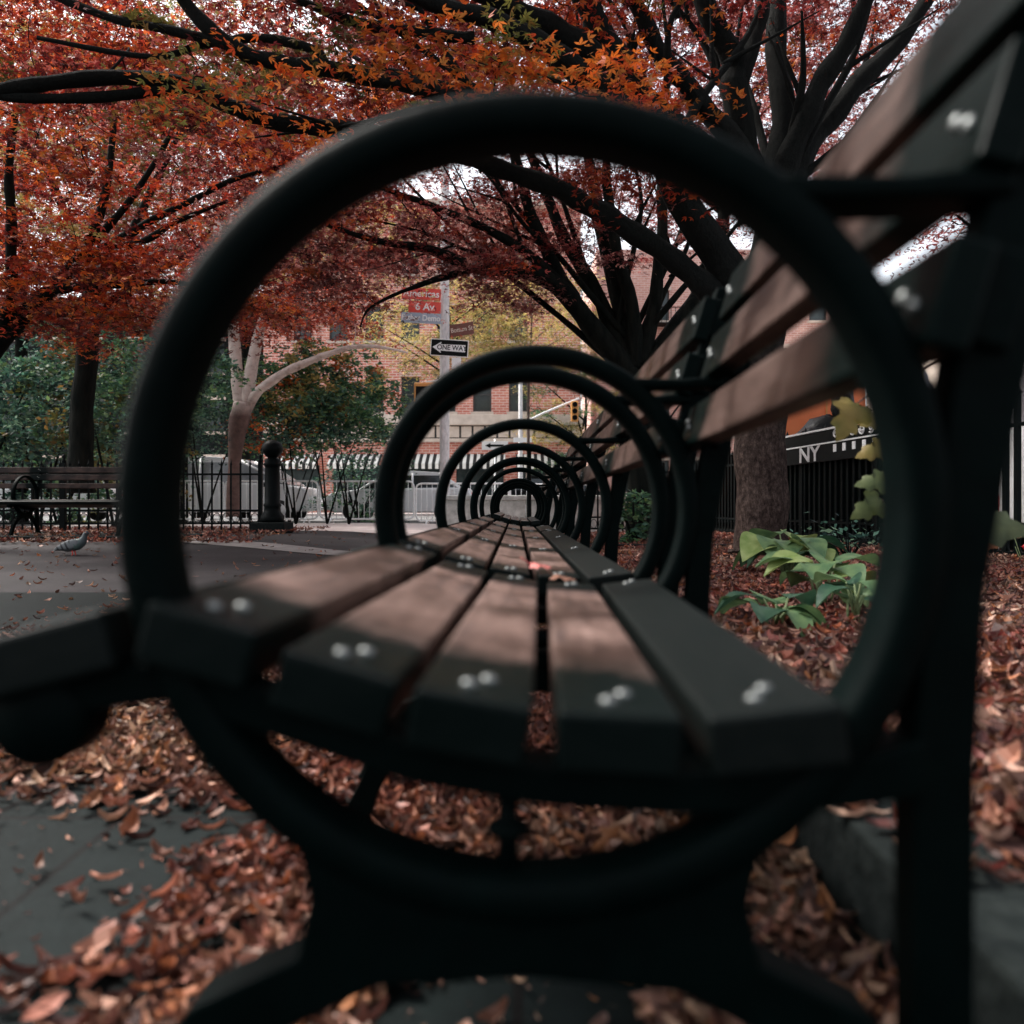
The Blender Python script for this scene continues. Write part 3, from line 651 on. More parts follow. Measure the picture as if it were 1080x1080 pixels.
simple_tree('maple_tree', 'crimson tree at the back behind the fanned tree', 760, 552, 17, 12.5, 4.2, 4, ['crimson', 'pink'], [5, 2], 200, .10, group=bt, lowf=.5)
simple_tree('maple_tree', 'crimson tree beyond the right fence beside the grey kiosk', 1130, 560, 12.5, 8.5, 3.6, 3.0, ['crimson', 'pink', 'redorange'], [5, 2, 1], 170, .09, group=bt, lowf=.34)

# shrubs
def shrub(label, px, D, w, h, pals, wts, n, ls, kind='oval', base=None, group=None, nleaf=70, spray=(.22, .42), name='evergreen_shrub', cat='shrub', flat=.3, lo=0.0):
    x = (px-546)/F*D; z0 = gz(x, D) if base is None else base
    root = thing(name, label, cat, (x, D, z0), 0, group)
    mb = MB(); Cs, Ns, Ts = [], [], []
    for k in range(9 if lo < .5 else 3):
        a = k*2.1+.4; e = (math.cos(a)*w*.35, math.sin(a)*w*.25, h*random.uniform(.6, .95)); mb.tube([(0, 0, 0), (e[0]*.4, e[1]*.4, e[2]*.45), e], [.03, .018, .006], 6)
    mb.done('stem', M['bark'], root)
    for i in range(n):
        u = rng.normal(size=3); u /= np.linalg.norm(u); u *= rng.uniform(.3, 1.6)**.5
        c = np.array([u[0]*w/2, u[1]*w*.35, (h+lo)*.5+u[2]*(h-lo)*.48]); pal = pick(pals, wts); m = int(nleaf*rng.uniform(.7, 1.3)); Rr = rng.uniform(*spray)
        q = rng.normal(size=(m, 3))*Rr*.5; q[:, 2] *= flat; q[:, 2] -= (q[:, 0]**2+q[:, 1]**2)/Rr*.6
        q = q+c; q[:, 2] = np.maximum(q[:, 2], .03)
        Cs.append(q); nn = rng.normal(size=(m, 3))*.5; nn[:, 2] += .7; Ns.append(nn)
        Ts.append(np.array(pal)[rng.integers(0, len(pal), m)]*rng.uniform(.65, 1.3)*rng.uniform(.8, 1.2, (m, 1)))
    C = np.vstack(Cs); m = len(C)
    leaf_mesh('foliage', C, np.vstack(Ns), rng.uniform(0, 6.28, m), ls*rng.uniform(.6, 1.3, m), np.vstack(Ts), kind, M['leaf'], root)
    return root
sg = 'green shrubs behind the left fence'
shrub('dark green shrub at the far left edge behind the far bench', -30, 13.6, 2.8, 3.4, ['teal', 'green'], [3, 1], 70, .11, lo=1.1, group=sg)
shrub('bushy dark shrub left of the dark trunk behind the bench', 40, 14.4, 2.8, 3.5, ['teal', 'green', 'olive'], [3, 2, 1], 75, .11, lo=1.0, group=sg)
shrub('brownish green shrub right of the dark trunk behind the bench', 120, 13.9, 2.2, 3.1, ['teal', 'olive', 'green'], [2, 1, 2], 55, .10, lo=1.0, group=sg)
shrub('tall green shrub behind the big hoop\'s left side', 165, 15, 2.4, 4.3, ['teal', 'green'], [2, 2], 70, .11, lo=1.75, group=sg)
shrub('blue green conifer shrub over the grey minivan', 214, 18.6, 3.0, 4.0, ['teal', 'teal', 'green'], [4, 2, 1], 85, .10, lo=1.95, group=sg)
shrub('broad green shrub under the slanting pale branch', 312, 19.0, 2.9, 4.1, ['teal', 'green', 'yellow'], [3, 4, 1], 80, .12, lo=1.95, group=sg)
shrub('light green feathery shrub in front of the brick windows', 368, 18.4, 2.4, 3.3, ['green', 'yellow', 'teal'], [5, 1, 2], 60, .13, lo=1.9, group=sg)
shrub('tall yellow green young tree left of the brick windows', 345, 19.4, 2.8, 4.5, ['green', 'yellow', 'green', 'orange'], [5, 3, 2, 1], 95, .13, lo=2.4, group=sg, name='young_tree', cat='young tree')
shrub('orange leaved shrub between the pale trunk and the building', 305, 20.5, 2.2, 3.6, ['orange', 'green', 'redorange'], [3, 3, 1], 60, .13, lo=1.8, group=sg)
shrub('low round shrub beside the striped awning', 378, 22.5, 2.6, 2.2, ['teal', 'green'], [3, 2], 40, .10, group=sg)
shrub('small bright green bush at the foot of the dark limbed tree', 668, 8.4, .42, .62, ['green', 'green'], [4, 1], 20, .07, base=.1, nleaf=40, spray=(.08, .14), name='leafy_bush')
hedge = []
for i, (px, D, w_, h_) in enumerate([(-120, 18, 5.5, 4.6), (60, 19.5, 5.8, 4.8)]):
    shrub(['deep green hedge far left behind the shrubs', 'deep green hedge behind the dark trunk'][i], px, D, w_, h_, ['teal', 'green', 'olive'], [3, 2, 1], 190, .14, group='dark hedges at the back of the square', name='hedge', cat='hedge')

# hostas: broad arching leaves
def broadleaf(mb, base, az, L, w, lift, mi=0, stem=.5, curl=.5, tilt=0):
    d = Vector((math.cos(az), math.sin(az), 0)); s_ = Vector((-d.y, d.x, 0)); base = Vector(base)
    st = base+d*L*stem*.45+Vector((0, 0, lift))
    mb.tube([base, base+d*L*.1+Vector((0, 0, lift*.55)), st], [.005, .0045, .003], 6, mi=1)
    n = 10; rows = []
    for i in range(n+1):
        t = i/n; wd = w*math.sin(math.pi*min(1, t*1.02))**.75*(1-.25*t)+.001
        p = st+d*(L*t*(1-.18*t))+Vector((0, 0, L*(.30*t-curl*t*t)))
        row = []
        for k in (-1, -.55, 0, .55, 1):
            row.append(mb.bm.verts.new(p+s_*wd*k+Vector((0, 0, wd*(.28*k*k)+tilt*k*wd+.006*math.sin(k*9+t*7)))))
        rows.append(row)
    for a, b_ in zip(rows, rows[1:]):
        for k in range(4):
            f = mb.bm.faces.new([a[k], a[k+1], b_[k+1], b_[k]]); f.smooth = True; f.material_index = mi
def leafmat(name, c1, c2, veins=True, trans=.25):
    m, n, b = newmat(name); t = noise(n, 18, 4, .5); r = ramp(n, [(.35, c1), (.65, c2)]); n.links.new(t.outputs[0], r.inputs[0])
    n.links.new(r.outputs[0], b.inputs['Base Color']); b.inputs['Roughness'].default_value = .5; b.inputs['Specular IOR Level'].default_value = .25
    tr = node(n, 'ShaderNodeBsdfTranslucent'); n.links.new(r.outputs[0], tr.inputs['Color']); mx = node(n, 'ShaderNodeMixShader'); mx.inputs[0].default_value = trans
    n.links.new(b.outputs[0], mx.inputs[1]); n.links.new(tr.outputs[0], mx.inputs[2]); n.links.new(mx.outputs[0], n.nodes['Material Output'].inputs['Surface'])
    w = noise(n, 60, 2, .5); bump(n, b, w.outputs[0], .3, .003); return m
M['hosta'] = leafmat('hosta_leaf', (.06, .125, .055), (.14, .22, .09)); M['hosta_dark'] = leafmat('hosta_leaf_dark', (.018, .06, .035), (.05, .11, .06))
M['hosta_lime'] = leafmat('hosta_leaf_lime', (.16, .23, .06), (.27, .33, .12)); M['stemg'] = leafmat('green_stem', (.16, .22, .10), (.26, .30, .15))
M['sap_yellow'] = leafmat('leaf_yellow_green', (.10, .09, .02), (.19, .14, .04), trans=.3); M['sap_green'] = leafmat('leaf_grey_green', (.045, .065, .022), (.09, .11, .04), trans=.25)
M['sap_brown'] = leafmat('leaf_brown', (.16, .08, .045), (.26, .13, .075)); M['sap_dark'] = leafmat('leaf_dark_green', (.02, .03, .014), (.045, .055, .025))
def hosta(label, px, D, n, L, lift, seed, mats):
    x = (px-546)/F*D; root = thing('hosta_plant', label, 'plant', (x, D, .115), 0, 'broad leaved plants in the leaf covered bed'); rr = random.Random(seed)
    for i in range(n):
        mb = MB(); broadleaf(mb, (rr.uniform(-.02, .02), rr.uniform(-.02, .02), 0), i*2.4+rr.uniform(-.3, .3), L*rr.uniform(.75, 1.15), L*.40*rr.uniform(.8, 1.15), lift*rr.uniform(.55, 1.2), curl=rr.uniform(.35, .85), tilt=rr.uniform(-.3, .3))
        mb.done('leaf', [M[rr.choice(mats)], M['stemg']], root)
hosta('leafy rosette of pale green leaves close against the brown trunk', 828, 4.3, 16, .30, .20, 3, ['hosta', 'hosta', 'hosta_dark', 'hosta_lime'])
hosta('broad leaved plant with lime leaves in front of the rosette', 868, 3.0, 11, .20, .15, 5, ['hosta', 'hosta_lime', 'hosta'])
hosta('dark green broad leaved plant nearest to the bench seat', 818, 2.5, 8, .18, .085, 8, ['hosta_dark', 'hosta_dark', 'hosta'])
hosta('small drooping plant right beside the big hoop\'s edge', 902, 2.6, 7, .16, .12, 12, ['hosta', 'hosta_dark'])
# thin twiggy plant by the fence
tw = thing('twiggy_plant', 'grey green twiggy plant between the pale rosette and the fence', 'plant', (2.35, 5.6, .11)); mb = MB(); rr = random.Random(4)
for i in range(26):
    a = rr.uniform(0, 6.28); l = rr.uniform(.15, .4); mb.tube([(0, 0, 0), (math.cos(a)*l*.4, math.sin(a)*l*.3, l*.6), (math.cos(a)*l, math.sin(a)*l*.8, l*rr.uniform(.5, .9))], [.004, .003, .002], 5)
mb.done('stem', M['curb'], tw); m = 160; q = rng.normal(size=(m, 3))*np.array([.2, .14, .07])+np.array([0, 0, .17])
leaf_mesh('foliage', q, rng.normal(size=(m, 3))+np.array([0, 0, .6]), rng.uniform(0, 6, m), rng.uniform(.03, .07, m), np.array(PAL['teal'])[rng.integers(0, 5, m)]*1.2, 'oval', M['leaf'], tw)

# sapling with large lobed leaves
def lobed(mb, c, L, ax, up, mi=0):
    """five lobed leaf: stalk end at c, pointing along ax, face normal up"""
    ax = Vector(ax).normalized(); up = Vector(up); up = (up-ax*up.dot(ax)).normalized(); sd_ = up.cross(ax)
    out = [(0, 0), (.02, .12), (-.09, .22), (-.05, .36), (.08, .37), (.15, .50), (.27, .46), (.31, .32), (.42, .24), (.53, .31), (.64, .31), (.70, .18), (.86, .12), (1, 0)]
    pts = out+[(x, -y) for x, y in out[-2:0:-1]]
    def w(x, y): return Vector(c)+ax*(x*L)+sd_*(y*L)+up*(-.35*x*x*L-.30*abs(y)*L+.05*math.sin(9*x+4*y)*L)
    cen = [mb.bm.verts.new(w(x, 0)) for x in (.12, .4, .7)]; vs = [mb.bm.verts.new(w(*p)) for p in pts]; n = len(vs)
    def near(p): return cen[0] if p[0] < .27 else (cen[1] if p[0] < .58 else cen[2])
    for i in range(n):
        a, b_ = pts[i], pts[(i+1) % n]; ca, cb = near(a), near(b_)
        f = mb.bm.faces.new([vs[i], vs[(i+1) % n], ca]); f.material_index = mi; f.smooth = True
        if ca is not cb: f = mb.bm.faces.new([vs[(i+1) % n], cb, ca]); f.material_index = mi; f.smooth = True
sx_, sD = .98, 2.1
sap = thing('sapling', 'thin sapling with large lobed yellow green leaves behind the bench post', 'sapling', (1.03, 2.1, .12)); s0 = Vector((1.03, 2.1, .12))
mb = MB(); stem = [Vector((0, 0, 0)), Vector((.0, .02, .25)), Vector((.02, .0, .5)), Vector((.0, -.02, .72)), Vector((.05, .0, .86))]; mb.tube(stem, [.010, .008, .007, .006, .003], 7)
lv = [((905, 425, 2.0), (885, 470, 1.95), .11, 'sap_yellow'), ((930, 440, 2.1), (895, 446, 2.0), .08, 'sap_yellow'), ((935, 470, 2.1), (905, 478, 2.1), .08, 'sap_yellow'), ((935, 505, 2.0), (903, 508, 2.0), .075, 'sap_green'),
      ((930, 527, 2.0), (900, 545, 2.0), .085, 'sap_green'), ((1000, 520, 2.1), (1030, 530, 2.1), .12, 'sap_yellow'), ((1005, 545, 2.0), (1085, 549, 1.9), .17, 'sap_dark'), ((1040, 560, 2.0), (1032, 590, 2.0), .12, 'sap_brown'),
      ((1050, 362, 2.0), (1070, 385, 2.0), .11, 'sap_dark'), ((960, 375, 2.1), (978, 398, 2.1), .09, 'sap_yellow')]
for i, (a, b_, L, mt) in enumerate(lv):
    A = P(*a)-s0; B = P(*b_)-s0
    k = min(stem, key=lambda v: (v-A).length+abs(v.z-A.z+.05)); mb.tube([k, k.lerp(A, .5)+Vector((0, 0, .02)), A], [.0035, .003, .002], 5)
    q = MB(); lobed(q, A, L, B-A, (random.uniform(-.3, .3), -1, .5)); q.done('leaf', [M[mt]], sap)
mb.done('stem', M['bark_brown'], sap)

# ------------------------------------------------------------------ fallen leaves
def litter(name, label, n, region, zf, pal, smin=.03, smax=.058, lift=.02, dens=None, tilt=.45):
    pts = []
    X0, X1, Y0, Y1 = region
    while len(pts) < n:
        k = n*2
        # denser towards the bench, where each leaf shows
        u = rng.uniform(0, 1, k); y = Y0+(Y1-Y0)*u**1.6; x = rng.uniform(X0, X1, k)
        keep = np.ones(k, bool) if dens is None else rng.uniform(0, 1, k) < dens(x, y)
        for a, b_ in zip(x[keep], y[keep]): pts.append((a, b_))
    pts = np.array(pts[:n]); z = np.array([zf(a, b_) for a, b_ in pts])+rng.uniform(.004, lift, n)
    C = np.column_stack([pts, z]); N = rng.normal(size=(n, 3))*tilt; N[:, 2] = 1
    T = np.array(pal)[rng.integers(0, len(pal), n)]*rng.uniform(.35, 1.2, (n, 1))
    pz = 1+.28*np.sin(pts[:, 0]*4.1+1.3*np.sin(pts[:, 1]*2.7))[:, None]*np.array([[.3, 1, 1]]); T = np.clip(T*pz*.82, 0, .9)      # drifts of browner and redder leaves
    o = leaf_mesh(name, C, N, rng.uniform(0, 6.28, n), rng.uniform(smin, smax, n), T, 'litter', M['litter'], asp=rng.uniform(.45, 1.7, n))
    o['kind'] = 'stuff'; o['label'] = label; o['category'] = 'fallen leaves'; return o
LP = [(.44, .19, .13), (.28, .10, .06), (.15, .048, .032), (.58, .31, .20), (.26, .11, .07), (.07, .026, .018), (.20, .10, .06), (.42, .15, .06)]
LR = [(.32, .09, .06), (.22, .042, .03), (.46, .21, .14), (.10, .024, .018), (.36, .15, .10), (.07, .022, .016), (.60, .34, .25), (.18, .085, .05), (.40, .13, .05)]
litter('fallen_leaves', 'dense red brown leaves covering the planting bed behind the kerb', 26000, (.50, 4.0, .9, 7.6), lambda x, y: .118, LR, lift=.03)
litter('fallen_leaves', 'sparser red leaves on the far strip of the bed past the edging rail', 5000, (.6, 3.4, 7.4, 12), lambda x, y: .10, LR, .04, .07, lift=.03)
def cl_noise(x, y, f=2.2, s=0): return np.sin(x*f*1.7+s+1.3*np.sin(y*f+s))*np.sin(y*f*1.3+.7*s+1.1*np.cos(x*f*1.1))
def d_left(x, y):
    c = .5+.5*cl_noise(x, y, 3.4, 1.0)+.30*cl_noise(x, y, 9.5, 2)
    under = 1/(1+np.exp(-(x+.30)/.05))*(y > .95)                       # under the seats
    band = np.exp(-((x+.55)/1.05)**4)*np.clip((y-1.22)/.28, 0, 1)*np.clip(.45+c, 0, 1)*np.clip(1-(y-2.6)/1.2*(x < -.45), 0, 1)
    patch = np.clip(c-.50, 0, 1)*1.7*np.exp(-((y-1.1)/1.1)**2)
    return np.clip(under+band+patch+.012, 0, 1)
litter('fallen_leaves', 'drift of pinkish brown leaves along the bench feet on dark paving', 30000, (-2.2, .37, .5, 4.6), lambda x, y: .004, LP, .024, .052, dens=d_left, lift=.02, tilt=.32)
litter('leaf_crumbs', 'small broken leaf bits and grit strewn over the dark flagstones', 5000, (-2.2, .37, .5, 4.4), lambda x, y: .004, LP, .004, .014, lift=.006, tilt=.3)
litter('fallen_leaves', 'thick pile of brown leaves packed between bench legs and kerb', 3800, (.12, .375, .5, 6), lambda x, y: .006, LP, lift=.04)
litter('fallen_leaves', 'thin scatter of leaves over the open grey plaza', 900, (-7, .3, 4.2, 12), gz, LP, .03, .06, lift=.012)
litter('fallen_leaves', 'leaves heaped along the bench and fence foot across the plaza', 3800, (-9.5, -3.0, 8.9, 13), lambda x, y: gz(x, y)+.02, LR, .04, .08, lift=.03)
litter('fallen_leaves', 'leaves scattered along the dark kerb top', 420, (.38, .53, .75, 6), lambda x, y: .14, LR, .024, .05, lift=.012, tilt=.25)
# single large leaves one can pick out
def big_leaf(label, p, L, az, mt, up=(0, 0, 1)):
    mb = MB(); lobed(mb, (0, 0, 0), L, (math.cos(az), math.sin(az), .1), up); mb.tube([(0, 0, 0), (-math.cos(az)*L*.4, -math.sin(az)*L*.4, .012)], [.0016, .001], 5)
    o = mb.done('fallen_leaf', M[mt]); o.location = p; tag(o, label, 'leaf', 'single large fallen leaves'); return o
M['pinkleaf'] = leafmat('leaf_pink_red', (.50, .12, .11), (.66, .24, .22), trans=.2)
M['tanleaf'] = leafmat('leaf_tan', (.20, .09, .06), (.32, .16, .11), trans=.2)
big_leaf('pinkish tan lobed leaf lying on the kerb beside the rear leg', (.43, .95, .150), .05, 2.6, 'tanleaf')
big_leaf('tan leaf lying on paving below the front bench pedestal', (-.14, .86, .02), .055, .3, 'tanleaf')
def seat_z(u):
    for (a, b2) in SEAT:
        if a[0] <= u <= b2[0]: return HC+a[1]+(b2[1]-a[1])*(u-a[0])/(b2[0]-a[0])
    return HC-.11
big_leaf('pink red leaf lying on the seat slats over the gap before second bench', (.022, 1.43, HC-.102), .045, .2, 'pinkleaf')
big_leaf('small pale pink leaf on the seat right beside the redder one', (.06, 1.33, HC-.114), .04, -.4, 'tanleaf')

# ------------------------------------------------------------------ iron fences, post, barriers
def iron_fence(label, A, B, h, sp, bar=.011, z0=None, postn=4, tip=.09, name='iron_fence', tallevery=0, lattice=True, group=None):
    A = Vector(A); B = Vector(B); d = B-A; L = d.length; d.normalize(); root = thing(name, label, 'fence', tuple(A), math.atan2(d.y, d.x), group)
    r = MB(); dzt = (B.z-A.z)/L
    for z in (.12, .30, h-.14): 
        r.box((0, -.014, z), (L, .014, z+.028)); 
    r.done('rail', M['iron_far'], root)
    p = MB(); n = int(L/sp)
    for i in range(n+1):
        x = i*sp; hh = h+(.10 if tallevery and i % tallevery == 0 else 0)
        p.box((x-bar, -bar*.8, .03), (x+bar, bar*.8, hh))
        p.lathe([(bar*1.0, 0), (bar*1.9, .015), (bar*1.2, .03), (.001, tip)], (x, 0, hh), 6)
        if lattice and i < n:
            p.tube([(x+sp*(.5+.38*math.cos(t*math.pi/5)), 0, .21+.07*math.sin(t*math.pi/5)) for t in range(10)], .006, 5, closed=True)
    p.done('picket_panel', M['iron_far'], root)
    k = 0
    while k <= postn:
        q = MB(); x = L*k/postn; q.box((x-.028, -.028, 0), (x+.028, .028, h+.04), .004); q.lathe([(.03, 0), (.034, .02), (.015, .05), (.03, .08), (.02, .11), (.003, .12)], (x, 0, h+.04), 10)
        q.done('post', M['iron_far'], root); k += 1
    return root
iron_fence('black iron fence with spear tips running behind the far bench to the iron post', (-12, 11.25, gz(-12, 11.25)), (-3.62, 11.1, gz(-3.7, 11)), .95, .135, .011, postn=6, tallevery=0)
iron_fence('black spiked iron fence along the right of the planting bed', (4.02, 3.0, .02), (3.02, 12.4, .05), 1.22, .12, .020, postn=6, tallevery=4)
iron_fence('short black fence across the back of the bed behind the small bush', (1.0, 12.4, .03), (3.0, 12.45, .03), 1.15, .13, .013, postn=2)
# round iron post with plinth
bo = thing('iron_post', 'dark iron post with ball finial on a square plinth at the fence end', 'post', (-3.42, 11.0, gz(-3.42, 11.0)))
MB().box((-.23, -.23, 0), (.23, .23, .15), .012).done('plinth', M['curb'], bo)
MB().lathe([(.15, .15), (.16, .19), (.155, .24), (.115, .30), (.11, .36), (.125, .39), (.105, .42), (.10, .9), (.105, .93), (.125, .95), (.105, .985), (.115, 1.02), (.06, 1.05)], n=20).done('shaft', M['iron_far'], bo)
MB().lathe([(.06, 1.05), (.10, 1.08), (.135, 1.13), (.145, 1.18), (.13, 1.24), (.08, 1.28), (.02, 1.30)], n=20).done('ball_finial', M['iron_far'], bo)
def barrier():
    t = thing('crowd_barrier', '', 'barrier', (0, 0, 0), 0, 'galvanised crowd barriers at the road edge'); w, h = 2.38, 1.08
    m = MB(); c = .14; loop = []
    for cx, cz, a0 in ((w/2-c, h-c, 0), (-w/2+c, h-c, 90), (-w/2+c, .12+c, 180), (w/2-c, .12+c, 270)):
        for k in range(5): a = R(a0+k*22.5); loop.append((cx+c*math.cos(a), 0, cz+c*math.sin(a)))
    m.tube(loop, .024, 7, closed=True); m.done('frame', M['steel'], t)
    m = MB(); n = 17
    for i in range(1, n): x = -w/2+w*i/n; m.tube([(x, 0, .13), (x, 0, h-.01)], .0095, 5)
    m.done('bar_panel', M['steel'], t)
    for s_ in (-1, 1):
        m = MB(); m.tube([(s_*.9, -.28, .02), (s_*.9, -.14, .10), (s_*.9, 0, .13), (s_*.9, .14, .10), (s_*.9, .28, .02)], .018, 6); m.done('foot', M['steel'], t)
    return t
b0 = barrier(); bx = [(-8.6, 19.9, 2), (-6.25, 20.0, -1), (-3.84, 20.1, 1), (-1.42, 20.2, -2), (1.0, 20.1, 2)]
bl = ['steel barrier farthest left, behind the far bench', 'steel barrier in front of the grey minivan', 'steel barrier just right of the ball topped iron post', 'steel barrier in front of the white car and street pole', 'steel barrier seen through the small central hoops']
for i, (x, y, a) in enumerate(bx):
    o = b0 if i == 0 else dup(b0, (0, 0, 0), 0, ''); o.location = (x, y, gz(x, y)+.006); o.rotation_euler.z = R(a); o['label'] = bl[i]

# ------------------------------------------------------------------ cars
M['glass_pale'] = mottled('painted_reflection_glass', (.16, .17, .18), (.34, .35, .36), 2.5, .12, 0)  # pale mottled base colour stands in for the reflection in the minivan windows
def car(label, loc, rz, body, prof, roof, paint, wheels, W_=1.8, gw=.12, gl='glass'):
    """prof: side outline of the lower body (x,z); roof: outline of the glasshouse"""
    t = thing('parked_car', label, 'car', loc, rz, None)
    MB().prism(prof, -W_/2, W_/2, .05).done('body', M[paint], t)
    m = MB(); bot = W_/2-.04; top = W_/2-.04-gw; zs = [p[1] for p in roof]; z0, z1 = min(zs), max(zs)
    def yy(z): return bot+(top-bot)*(z-z0)/(z1-z0)
    A = [m.bm.verts.new((x, -yy(z), z)) for x, z in roof]; B = [m.bm.verts.new((x, yy(z), z)) for x, z in roof]; n = len(A)
    m.bm.faces.new(A); m.bm.faces.new(B[::-1])
    for i in range(n): m.bm.faces.new([A[(i+1) % n], A[i], B[i], B[(i+1) % n]])
    m.done('windows', M[gl], t)
    rf = MB(); ztop = z1; tops = [p for p in roof if p[1] > z1-.14]; xa, xb = min(p[0] for p in tops), max(p[0] for p in tops)
    rf.prism([(xa-.20, z1-.17), (xa, z1+.005), ((xa+xb)/2, z1+.055), (xb, z1+.005), (xb+.20, z1-.17), (xb, z1-.13), (xa, z1-.13)], -top-.02, top+.02, .012)
    for i in range(n):            # pillars along the glasshouse outline
        if roof[i][1] < z0+.02: continue
    pil = [(xa-.02, xa-.02-(xa-min(p[0] for p in roof))*.96), (xb+.02, xb+.02+(max(p[0] for p in roof)-xb)*.96), ((xa+xb)/2, (xa+xb)/2)]
    for xt, xb_ in pil:
        for s_ in (-1, 1): rf.tube([(xb_, s_*(bot+.005), z0), (xt, s_*(top+.01), z1-.02)], .035, 6)
    rf.done('roof', M[paint], t)
    for x in wheels:
        for s_ in (-1, 1):
            w = MB(); w.lathe([(.02, -.1), (.30, -.1), (.325, -.06), (.325, .06), (.30, .1), (.02, .1)], (x, s_*(W_/2-.09), .325), 22, axis='Y'); w.done('wheel', M['rubber'], t)
            q = MB(); q.lathe([(.02, 0), (.2, .0), (.205, s_*.02), (.05, s_*.015)], (x, s_*(W_/2+.012), .325), 16, axis='Y'); q.done('rim', M['steel'], t.children[-1])
    for s_ in (-1, 1):
        MB().box((body[0]-.012, s_*.62-.16, .62), (body[0]+.05, s_*.62+.16, .76), .02).done('headlight', M['white'], t)
        MB().box((body[1]-.05, s_*.68-.1, .68), (body[1]+.012, s_*.68+.1, .86), .02).done('tail_light', M['red'], t)
        MB().box((body[2], s_*(W_/2+.09)-.06, 1.0), (body[2]+.12, s_*(W_/2+.09)+.06, 1.12), .02).done('mirror', M['black'], t)
    return t
mv = [(-2.35, .35), (-2.35, .75), (-2.2, .98), (-1.35, 1.12), (2.2, 1.12), (2.35, .8), (2.35, .35), (1.9, .28), (-1.9, .28)]
mr_ = [(-1.75, 1.08), (-.95, 1.62), (-.2, 1.80), (.9, 1.84), (1.8, 1.72), (2.2, 1.08)]
c1 = car('pale grey minivan parked behind the barrier and iron fence', (-8.35, 23.6, .08), R(180), (-2.33, 2.33, -1.2), mv, mr_, 'car_white', (-1.5, 1.5), 1.9, gl='glass_pale')
sv = [(-2.2, .35), (-2.22, .7), (-2.0, .86), (-1.0, .98), (2.1, 1.02), (2.25, .75), (2.22, .35), (1.9, .26), (-1.9, .26)]
sr = [(-1.15, .95), (-.35, 1.40), (.4, 1.47), (1.2, 1.44), (1.9, .98)]
car('white car with curved roof parked behind the barrier and street pole', (-3.6, 24.6, .08), 0, (-2.2, 2.22, -.8), sv, sr, 'car_white', (-1.35, 1.4))
car('white car parked farther left, seen through the far bench', (-14.6, 24.0, .08), 0, (-2.2, 2.22, -.8), sv, sr, 'car_white', (-1.35, 1.4))
car('dark car passing on the road beyond the central hoops', (1.6, 27.5, .08), R(180), (-2.2, 2.22, -.8), sv, sr, 'black', (-1.35, 1.4))

# ------------------------------------------------------------------ street pole with signs
px_ = -1.76; pr = thing('street_pole', 'pale scuffed street pole carrying signs and a yellow signal box', 'pole', (px_, 19.0, .08))
MB().lathe([(.20, 0), (.20, .3), (.14, .4), (.12, 1.0), (.115, 5), (.10, 9.2), (.06, 9.3)], n=20).done('shaft', M['pole'], pr)
MB().tube([(0, 0, 8.7), (.5, .1, 9.1), (1.6, .2, 9.2)], [.05, .045, .04], 8).done('arm', M['pole'], pr)
sgn = []
def sign(label, x0, x1, y0, y1, mat, name='street_sign', tiltd=0, yaw=0, edge=None):
    D = 18.86; a = P(x0, y1, D); b_ = P(x1, y0, D); c = (a+b_)/2; w = (b_.x-a.x)/2; h = (b_.z-a.z)/2
    t = thing(name, label, 'sign', tuple(c)); t.rotation_euler = (0, R(tiltd), R(yaw))
    if edge: MB().box((-w, -.004, -h), (w, .010, h), .003).done('backing', edge, t); MB().box((-w+.018, -.010, -h+.018), (w-.018, -.0045, h-.018), .001).done('face', mat, t)
    else: MB().box((-w, -.008, -h), (w, .008, h), .003).done('panel', mat, t)
    MB().box((-.03, .012, -.03), (.03, .05, .03)).done('bracket', M['steel'], t)
    return t, w, h
V90 = (R(90), 0, 0)
t, w, h = sign('upper red sign on the pole lettered Americas', 424, 465, 304, 316, M['red_sign'], tiltd=3); text('Americas', .23, (0, -.012, .0), V90, M['white'], t, bold=.002)
t, w, h = sign('red sign on the pole lettered 6 Av', 431, 465, 318, 330, M['red_sign'], tiltd=3); text('6 Av', .24, (0, -.012, .0), V90, M['white'], t, bold=.004)
t, w, h = sign('blue grey sign on the pole lettered Father Demo', 423, 465, 330, 341, M['blue_sign'], tiltd=3); text('Father Demo', .19, (0, -.012, .0), V90, M['white'], t, bold=.003, sx=.9)
t, w, h = sign('small brown sign right of the pole ending in St', 474, 500, 341, 354, M['brown_sign'], tiltd=-6, yaw=-12); text('Bottum St', .155, (0, -.012, .0), V90, M['cream'], t, sx=.85)
t, w, h = sign('black and white ONE WAY arrow sign on the pole', 454, 494, 358, 376, M['black'], 'one_way_sign', tiltd=3.5, edge=M['white'])
ar = MB(); ar.prism([(-w+.05, 0), (-w+.26, .135), (-w+.24, .075), (w-.07, .085), (w-.07, -.085), (-w+.24, -.075), (-w+.26, -.135)], -.016, -.0125); ar.done('arrow', M['white'], t)
text('ONE WAY', .165, (.06, -.019, 0), V90, M['black'], t, bold=.003, sx=.92)
b_ = MB().box((-.1, -.02, -.28), (.12, .0, .0), .01); o = thing('small_sign', 'small white plate hanging under the arrow sign', 'sign', tuple(P(481, 377, 18.9))); b_.done('panel', M['white'], o)
t = thing('pedestrian_signal', 'yellow signal housing on an arm left of the pole', 'traffic signal', tuple(P(449, 417, 18.9)))
MB().box((-.27, -.12, -.28), (.27, .12, .30), .04).done('housing', M['yellow'], t); MB().box((-.22, -.135, -.20), (.22, -.12, .20), .01).done('lens', M['black'], t)
MB().tube([(.0, .05, .32), (.35, .05, .36), (.6, .08, .33)], .03, 7).done('bracket', M['steel'], t)
